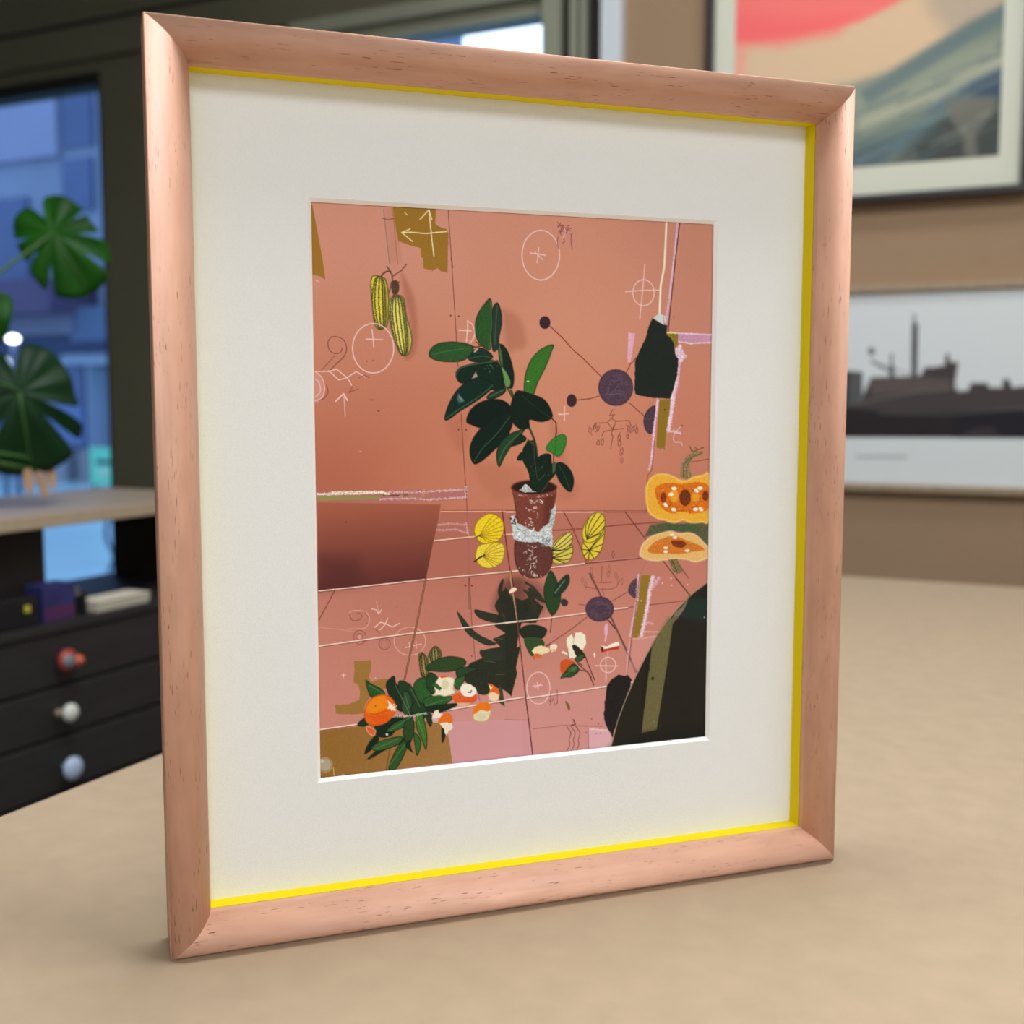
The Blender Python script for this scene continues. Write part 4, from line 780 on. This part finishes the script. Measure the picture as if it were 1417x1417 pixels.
for i, (a, b) in enumerate(rows):
    dr = MB().box(-.018, 0, .01, .89, a, b).build('drawer', DKW, chest, bevel=.003)
    if i < 3: y, z = KN[i]
    else: y, z = .447, (a+b)/2
    kprof = [(.004, -.002), (.005, .010), (.012, .014), (.0175, .019), (.018, .024), (.014, .029), (.004, .031)]
    kk = MB()
    if i == 0:
        kk.lathe([(r*1.05, h) for r, h in kprof], (0, y, z), 'x'); kk.lathe([(.001, .024), (.011, .026), (.011, .032), (.006, .035)], (0, y-.004, z), 'x', mi=1); kk.lathe([(.001, .020), (.009, .022), (.010, .030), (.006, .036), (.001, .038)], (0, y+.017, z-.003), 'x', mi=2)
        kn = kk.build('knob', [kr, kg, ko], dr); kn['label'] = 'red, grey and orange knob'
    elif i == 1:
        kk.lathe([(r*.85, h) for r, h in kprof], (0, y+.003, z), 'x'); kk.lathe([(.001, .012), (.006, .014), (.006, .020), (.001, .023)], (0, y-.018, z+.004), 'x', mi=1)
        kn = kk.build('knob', [kw, kt], dr); kn['label'] = 'small white knob'
    else:
        kk.lathe([(r*1.1, h) for r, h in kprof], (0, y, z), 'x'); kn = kk.build('knob', kb, dr); kn['label'] = 'round pale blue knob'
shelf = thing('window_shelf', 'pale plywood shelf on dark uprights over the black drawer chest in front of the window', 'shelf', (SX, .93, .838))
MB().box(-.36, 0, -.02, .92, .158, .180).build('shelf_board', SHELFW, shelf, bevel=.0015)
for ya in (0, .462, .88): MB().box(-.30, -.06, ya, ya+.02, 0, .158).build('upright', DKB, shelf)
MB().box(-.075, -.06, .02, .462, 0, .158).build('back_panel', DKB, shelf)

# things on the chest
cb = thing('storage_box', 'small blue and purple box on the chest of drawers below the shelf', 'box', (-1.545, 1.354, .838))
MB().box(0, .043, 0, .066, 0, .062).build('box_body', [mat('blue_purple_card', rgb(44, 44, 96), .5, noise=(14, .3))], cb, bevel=.001)
MB().box(.0432, .0438, .002, .064, .004, .026).build('box_panel', mat('plum_card', rgb(78, 38, 78), .5), cb)
kb1 = thing('black_case', 'low black case with a small yellow mark, left of the blue and purple box', 'case', (-1.545, 1.19, .838))
MB().box(0, .043, 0, .155, 0, .05).build('case_body', mat('black_case_shell', rgb(20, 20, 24), .4), kb1, bevel=.004)
MB().box(.043, .0436, .125, .136, .026, .037).build('case_mark', mat('yellow_mark', rgb(190, 180, 60), .5), kb1)
kb2 = thing('black_tin', 'little black tin right of the blue and purple box', 'tin', (-1.525, 1.445, .838))
MB().lathe([(.016, 0), (.017, .002), (.017, .03), (.0175, .031), (.0175, .04), (.015, .041)], mi=0).build('tin_body', mat('black_tin_shell', rgb(24, 24, 26), .3), kb2)
MB().lathe([(.001, .0405), (.006, .041), (.005, .046), (.001, .047)]).build('tin_knob', mat('grey_tin', rgb(90, 90, 90), .3), kb2)
pp = MB()
for j in range(7): pp.box(-.06+random.uniform(-.003, .003), -.006+random.uniform(-.003, .003), 0, .125, j*.0026, j*.0026+.0022)
po = pp.build('paper_stack', mat('cream_paper', rgb(214, 206, 188), .8)); po.location = (-1.5, 1.475, .838)
tag(po, 'small stack of cream paper on the right of the chest top, under the shelf', 'paper')

# ================================================================== MONSTERA ON THE SHELF
plant = thing('potted_monstera', 'monstera plant with split green leaves on the shelf in front of the window', 'plant', (-1.68, 1.02, 1.018))
MB().lathe([(.05, 0), (.055, .004), (.075, .12), (.08, .122), (.08, .14), (.072, .14), (.066, .12)]).build('pot', mat('terracotta', rgb(165, 100, 70), .8, noise=(20, .1)), plant)
MB().lathe([(.001, .118), (.068, .119), (.066, .121), (.001, .124)]).build('soil', mat('soil', rgb(50, 38, 30), .95, noise=(80, .3)), plant)
def monstera(center, tip, nrm, size, m, notches, droop=.35, wid=1.0, base_at=None, off=.0):
    """split leaf; center = petiole joint (room coords), tip = direction of tip, nrm = facing"""
    T = Vector(tip).normalized(); N = (Vector(nrm)-T*Vector(nrm).dot(T)).normalized(); S = T.cross(N)
    NA, NR = 180, 10; vs = []; fs = []
    for i in range(NA):
        a = 2*PI*i/NA          # 0 = tip direction
        r = (.62+.38*math.cos(a/1.0))*.5+.5*(1-abs(math.sin(a/2))**6*.75)
        r = .55+.45*math.cos(a) if abs(math.cos(a)) > 2 else r
        c = abs(((a+PI) % (2*PI))-PI)          # 0 tip .. pi base
        rr = .50+.50*math.cos(c)**2*(1 if c < PI/2 else .25); rr *= 1-.55*math.exp(-((c-PI)/.16)**2)
        rr *= (.95+.18*math.sin(c)); cut = 1.0
        for (na, nw, nd) in notches:
            dd = ((a-na+PI) % (2*PI))-PI
            cut = min(cut, 1-nd*math.exp(-(dd/nw)**2*1.2))
        for k in range(1, NR+1):
            q = k/NR*rr*cut; x = q*math.sin(a)*wid; y = q*math.cos(a)
            z = -droop*(x*x+y*y)*.9+.06*abs(x)-.04*math.cos(a*9)*q
            vs.append(tuple(Vector(center)+(S*x+T*y+N*z)*size))
    vs.append(tuple(center)); c0 = len(vs)-1
    for i in range(NA):
        j = (i+1) % NA; fs.append((c0, i*NR, j*NR))
        for k in range(NR-1): fs.append((i*NR+k, i*NR+k+1, j*NR+k+1, j*NR+k))
    me = bpy.data.meshes.new('leaf'); me.from_pydata([tuple(Vector(v)-plant.location) for v in vs], [], fs)
    me.materials.append(m); me.polygons.foreach_set('use_smooth', [True]*len(fs)); me.update()
    o = bpy.data.objects.new('leaf', me); COL.objects.link(o); o.parent = plant
    sd = o.modifiers.new('thick', 'SOLIDIFY'); sd.thickness = .0009
    rib = MB(); C = Vector(center)-plant.location
    rib.tube([C+(T*(t_)-N*droop*.9*t_*t_)*size+N*.001 for t_ in (0, .2, .4, .6, .8, .93)], [.0022, .002, .0016, .0013, .001, .0006], 6)
    rb = rib.build('midrib', STEM, o)
    return o
def petiole(a, b, mid):
    a, b, mid = Vector(a), Vector(b), Vector(mid); pts = [(a*(1-t)**2+mid*2*t*(1-t)+b*t*t)-plant.location for t in np.linspace(0, 1, 12)]
    MB().tube(pts, [.005-.0025*i/11 for i in range(12)], 8).build('petiole', STEM, plant)
def at(px, py, x): return hit(px, py, 0, x)
toward = -ray(80, 500).normalized()
upv = Vector((0, 0, 1)); rt = Vector((math.cos(PHI), math.sin(PHI), 0))
def dirpx(dx, dy, back=0): return rt*dx-upv*dy+toward*back
c1 = at(74, 322, -1.62); monstera(c1, dirpx(.5, .87, .1), toward+upv*.3-rt*.25, .118, LEAF, [(.62, .05, .5), (1.2, .055, .5), (1.85, .05, .4), (-.5, .05, .5), (-1.05, .05, .52), (-1.7, .05, .4)], wid=.98)
c2 = at(26, 543, -1.60); monstera(c2, dirpx(.16, 1, .05), toward+upv*.2+rt*.15, .142, LEAFD, [(-.62, .055, .66), (-1.05, .08, .66), (.6, .06, .66), (1.05, .085, .66)], wid=1.12)
c3 = at(-75, 430, -1.62); monstera(c3, dirpx(-.8, .5, .1), toward+upv*.3, .16, LEAF, [(.6, .09, .6), (1.2, .1, .6), (-.6, .09, .6), (-1.2, .1, .6)])
c4 = at(-110, 250, -1.66); monstera(c4, dirpx(-.4, -.8, .1), toward+upv*.3, .15, LEAF, [(.6, .09, .6), (1.2, .1, .6), (-.6, .09, .6), (-1.2, .1, .6)])
root = Vector((-1.68, 1.02, 1.135))
petiole(root, c1, at(-60, 420, -1.66)); petiole(root, c2, at(-60, 480, -1.62)); petiole(root, c3, at(-110, 600, -1.66)); petiole(root, c4, at(-120, 450, -1.68))
for (px_, py_, dx, ln) in ((52, 652, .35, .048), (66, 638, .2, .05), (38, 648, .05, .045)):
    p0 = at(px_, py_, -1.60); d = MB(); d.v = []
    T = dirpx(dx, 1, 0).normalized(); S = T.cross(toward).normalized()
    n = 9
    for i in range(n):
        t_ = i/(n-1); wv = .008*math.sin(PI*min(1, t_*.9+.12))**.7
        for s_ in (-1, 0, 1): d.v.append(tuple(p0+T*ln*t_+S*wv*s_+toward*(.005*abs(s_)+.01*t_*t_)-plant.location))
    for i in range(n-1):
        for s_ in (0, 1): d.face((i*3+s_, i*3+s_+1, (i+1)*3+s_+1, (i+1)*3+s_), 0, True)
    dl = d.build('dried_leaf', DRY, plant); sd = dl.modifiers.new('thick', 'SOLIDIFY'); sd.thickness = .0008; dl['label'] = 'curled brown dried leaf'
    petiole(root, p0, (root+p0)/2+Vector((0, 0, .03)))

# ================================================================== STREET OUTSIDE
YB = 13.0
PAVE = mat('wet_pale_pavement', rgb(200, 236, 232), .35, spec=.6, noise=(.8, .12))
ST = mat('blue_grey_render', rgb(150, 158, 176), .8, noise=(.6, .1)); ST2 = mat('lilac_render', rgb(158, 160, 182), .8, noise=(.6, .08)); ST3 = mat('deep_blue_glass', rgb(88, 104, 138), .3, noise=(.7, .2))
AWN = mat('plum_awning', rgb(92, 78, 104), .8, noise=(1, .15)); NAVY = mat('navy_fascia', rgb(54, 62, 96), .6); PALE = mat('pale_post', rgb(170, 182, 198), .6)
struct(MB().box(-26, 8, D+.2, YB+6, -.2, -.02).build('ground', PAVE))
bld = thing('building', 'blurred blue-grey shop building across the street seen through the windows', 'building', (-12, YB, -.02))
def FBx(px0, py0, px1, py1, dep, name, m, extra=0):
    a = hit(px0, py0, 1, YB-dep); b_ = hit(px1, py1, 1, YB-dep)
    o = MB().box(a.x+12, b_.x+12, -dep, .0, b_.z+.02, a.z+.02).build(name, m, bld, bevel=.01); return o
MB().box(-9, 14, 0, 4, 0, 7.0).build('wall', ST, bld)
FBx(-200, 90, 78, 215, .12, 'upper_panel', ST2); FBx(84, 118, 128, 200, .06, 'upper_window', ST3); FBx(84, 222, 128, 290, .06, 'upper_window', ST3); FBx(-90, 285, 40, 400, .08, 'upper_window', ST3)
FBx(132, 90, 145, 480, .2, 'downpipe', PALE)
FBx(-260, 404, 70, 432, .9, 'awning', AWN); FBx(-260, 432, 98, 462, .5, 'fascia', mat('mauve_fascia', rgb(132, 126, 146), .7)); FBx(95, 425, 330, 466, .45, 'fascia', mat('slate_fascia', rgb(96, 112, 138), .7)); FBx(-260, 462, 330, 484, .4, 'fascia', NAVY)
FBx(84, 488, 330, 500, .3, 'transom', PALE); FBx(118, 500, 126, 672, .3, 'post', PALE); FBx(90, 504, 116, 560, .1, 'shop_window', ST3); FBx(-200, 500, 60, 640, .1, 'shop_window', ST3); FBx(66, 560, 116, 618, .1, 'shop_window', mat('blue_shop_glass', rgb(110, 130, 175), .3))
FBx(72, 620, 92, 672, .3, 'planter', mat('grey_planter', rgb(160, 160, 166), .7)); FBx(108, 622, 124, 672, .35, 'planter', mat('stone_planter', rgb(150, 146, 150), .7))
FBx(-200, 676, 330, 692, .6, 'step', mat('white_step', rgb(228, 238, 242), .5))
# teal board
a = hit(126, 619, 1, 11.5); b_ = hit(158, 672, 1, 11.5)
tb = thing('pavement_sign', 'teal board with a cream patch on the pavement outside, beside the window jamb', 'sign', ((a.x+b_.x)/2, 11.5, -.02))
hw = (b_.x-a.x)/2; MB().box(-hw, hw, -.03, .03, b_.z+.02, a.z+.02).build('board', mat('teal_board', rgb(130, 236, 186), .5, noise=(3, .1)), tb, bevel=.01)
zc = (b_.z+a.z)/2; hh = (a.z-b_.z)/2
MB().box(-hw*.4, hw, -.034, -.03, zc+hh*.1+.02, zc+hh*.35+.02).build('board_band', NAVY, tb); MB().lathe([(.001, -.036), (hw*.42, -.036), (hw*.42, -.03)], (hw*.25, 0, zc-hh*.35+.02), 'y').build('board_patch', mat('cream_patch', rgb(214, 232, 196), .6), tb)
for q in (-.8, .7): MB().box(hw*q, hw*(q+.1), -.02, .02, 0, b_.z+.03).build('leg', BLK, tb)
# lamps outside
def street_lamp(px, py, y, r, label, e):
    c = hit(px, py, 1, y); t = thing('street_lamp', label, 'lamp', (c.x, y, -.02), group=None)
    MB().lathe([(.001, -r*.6), (r*.8, -r*.4), (r, 0), (r*.8, r*.4), (.001, r*.6)], (0, 0, c.z+.02)).build('lamp_globe', mat('lamp_glow', (.9, .95, 1, 1), .4, emit=((.86, .95, 1, 1), e)), t)
    MB().tube([(0, 0, 0), (0, 0, c.z+.02-r*.6)], .03, 8).build('lamp_post', mat('lamp_post_paint', rgb(84, 98, 130), .5), t)
street_lamp(18, 469, 9.0, .062, 'white glowing street lamp seen just above the lower monstera leaf', 9)
street_lamp(2, 502, 9.6, .1, 'pale cyan street lamp at the left edge behind the plant', 1.6)
# white lit box sign seen in the second window
a = hit(640, 10, 1, 12.4); b_ = hit(790, 120, 1, 12.4)
sg = thing('light_box', 'white lit panel seen through the window above the top rail of the pink frame', 'sign', ((a.x+b_.x)/2, 12.4, a.z))
hw = (b_.x-a.x)/2; MB().box(-hw, hw, 0, .5, b_.z-a.z, 0).build('case', WHT, sg); MB().box(-hw+.03, hw-.03, -.02, 0, b_.z-a.z+.03, -.03).build('lit_face', mat('lit_face', (.9, .95, 1, 1), .5, emit=((.9, .96, 1, 1), 1.6)), sg)
# cafe chair outside, glimpsed below the shelf
cp = hit(163, 738, 1, 5.6)
ch = thing('cafe_chair', 'dark hoop-backed chair on the pavement, glimpsed through the gap under the shelf', 'chair', (cp.x, 5.6, -.02))
CHM = mat('dark_blue_metal', rgb(58, 72, 104), .4); hz = cp.z+.02
ring = [(.10*math.cos(a), 0, hz+.13*math.sin(a)) for a in np.linspace(0, 2*PI, 25)]
MB().tube(ring, .014, 8).build('backrest', CHM, ch); MB().lathe([(.001, hz-.24), (.17, hz-.24), (.175, hz-.225), (.17, hz-.21), (.001, hz-.21)], (0, .16, 0)).build('seat', CHM, ch)
for sx, sy in ((-.12, .04), (.12, .04), (-.12, .28), (.12, .28)): MB().tube([(sx*1.15, sy, 0), (sx, sy, hz-.235)], .011, 8).build('leg', CHM, ch)
for q in (-1, 1): MB().tube([(.05*q, 0, hz-.12), (.06*q, .02, hz-.225)], .01, 8).build('back_support', CHM, ch)

# ================================================================== LIGHT
def area(name, loc, size, power, col, aim):
    l = bpy.data.lights.new(name, 'AREA'); l.shape = 'RECTANGLE'; l.size, l.size_y = size; l.energy = power; l.color = col
    o = bpy.data.objects.new(name, l); COL.objects.link(o); o.location = loc
    o.rotation_euler = (Vector(aim)-Vector(loc)).to_track_quat('-Z', 'Y').to_euler(); return o
WARM = (.925, .97, 1)
area('ceiling_lamp_front', (1.5, -1.45, 2.86), (1.6, .6), LP[0], WARM, (1.5, -1.45, 0))
area('ceiling_lamp_bench', (-.1, .7, 2.86), (1.2, .5), LP[1], WARM, (-.1, .7, 0))
area('ceiling_lamp_back', (-.55, 2.1, 2.86), (1.2, .3), LP[2], WARM, (-.55, 2.1, 0))
wld = bpy.data.worlds.new('dusk'); SC.world = wld; wld.use_nodes = True
bg = wld.node_tree.nodes['Background']; bg.inputs[0].default_value = (.30, .50, .92, 1); bg.inputs[1].default_value = WS

# ================================================================== CAMERA
cd = bpy.data.cameras.new('camera'); cam = bpy.data.objects.new('camera', cd); COL.objects.link(cam)
cam.location = (0, 0, CZ); cam.rotation_euler = (PI/2-PITCH, 0, PHI)
cd.sensor_width = 36; cd.lens = FPX/1417*36; cd.clip_start = .01; cd.clip_end = 100
cd.dof.use_dof = True; cd.dof.focus_distance = .665; cd.dof.aperture_fstop = cd.lens/6.4
SC.camera = cam
SC.view_settings.view_transform = 'Standard'; SC.view_settings.look = 'None'; SC.view_settings.gamma = 1; SC.view_settings.exposure = 0
SC.view_settings.use_curve_mapping = False
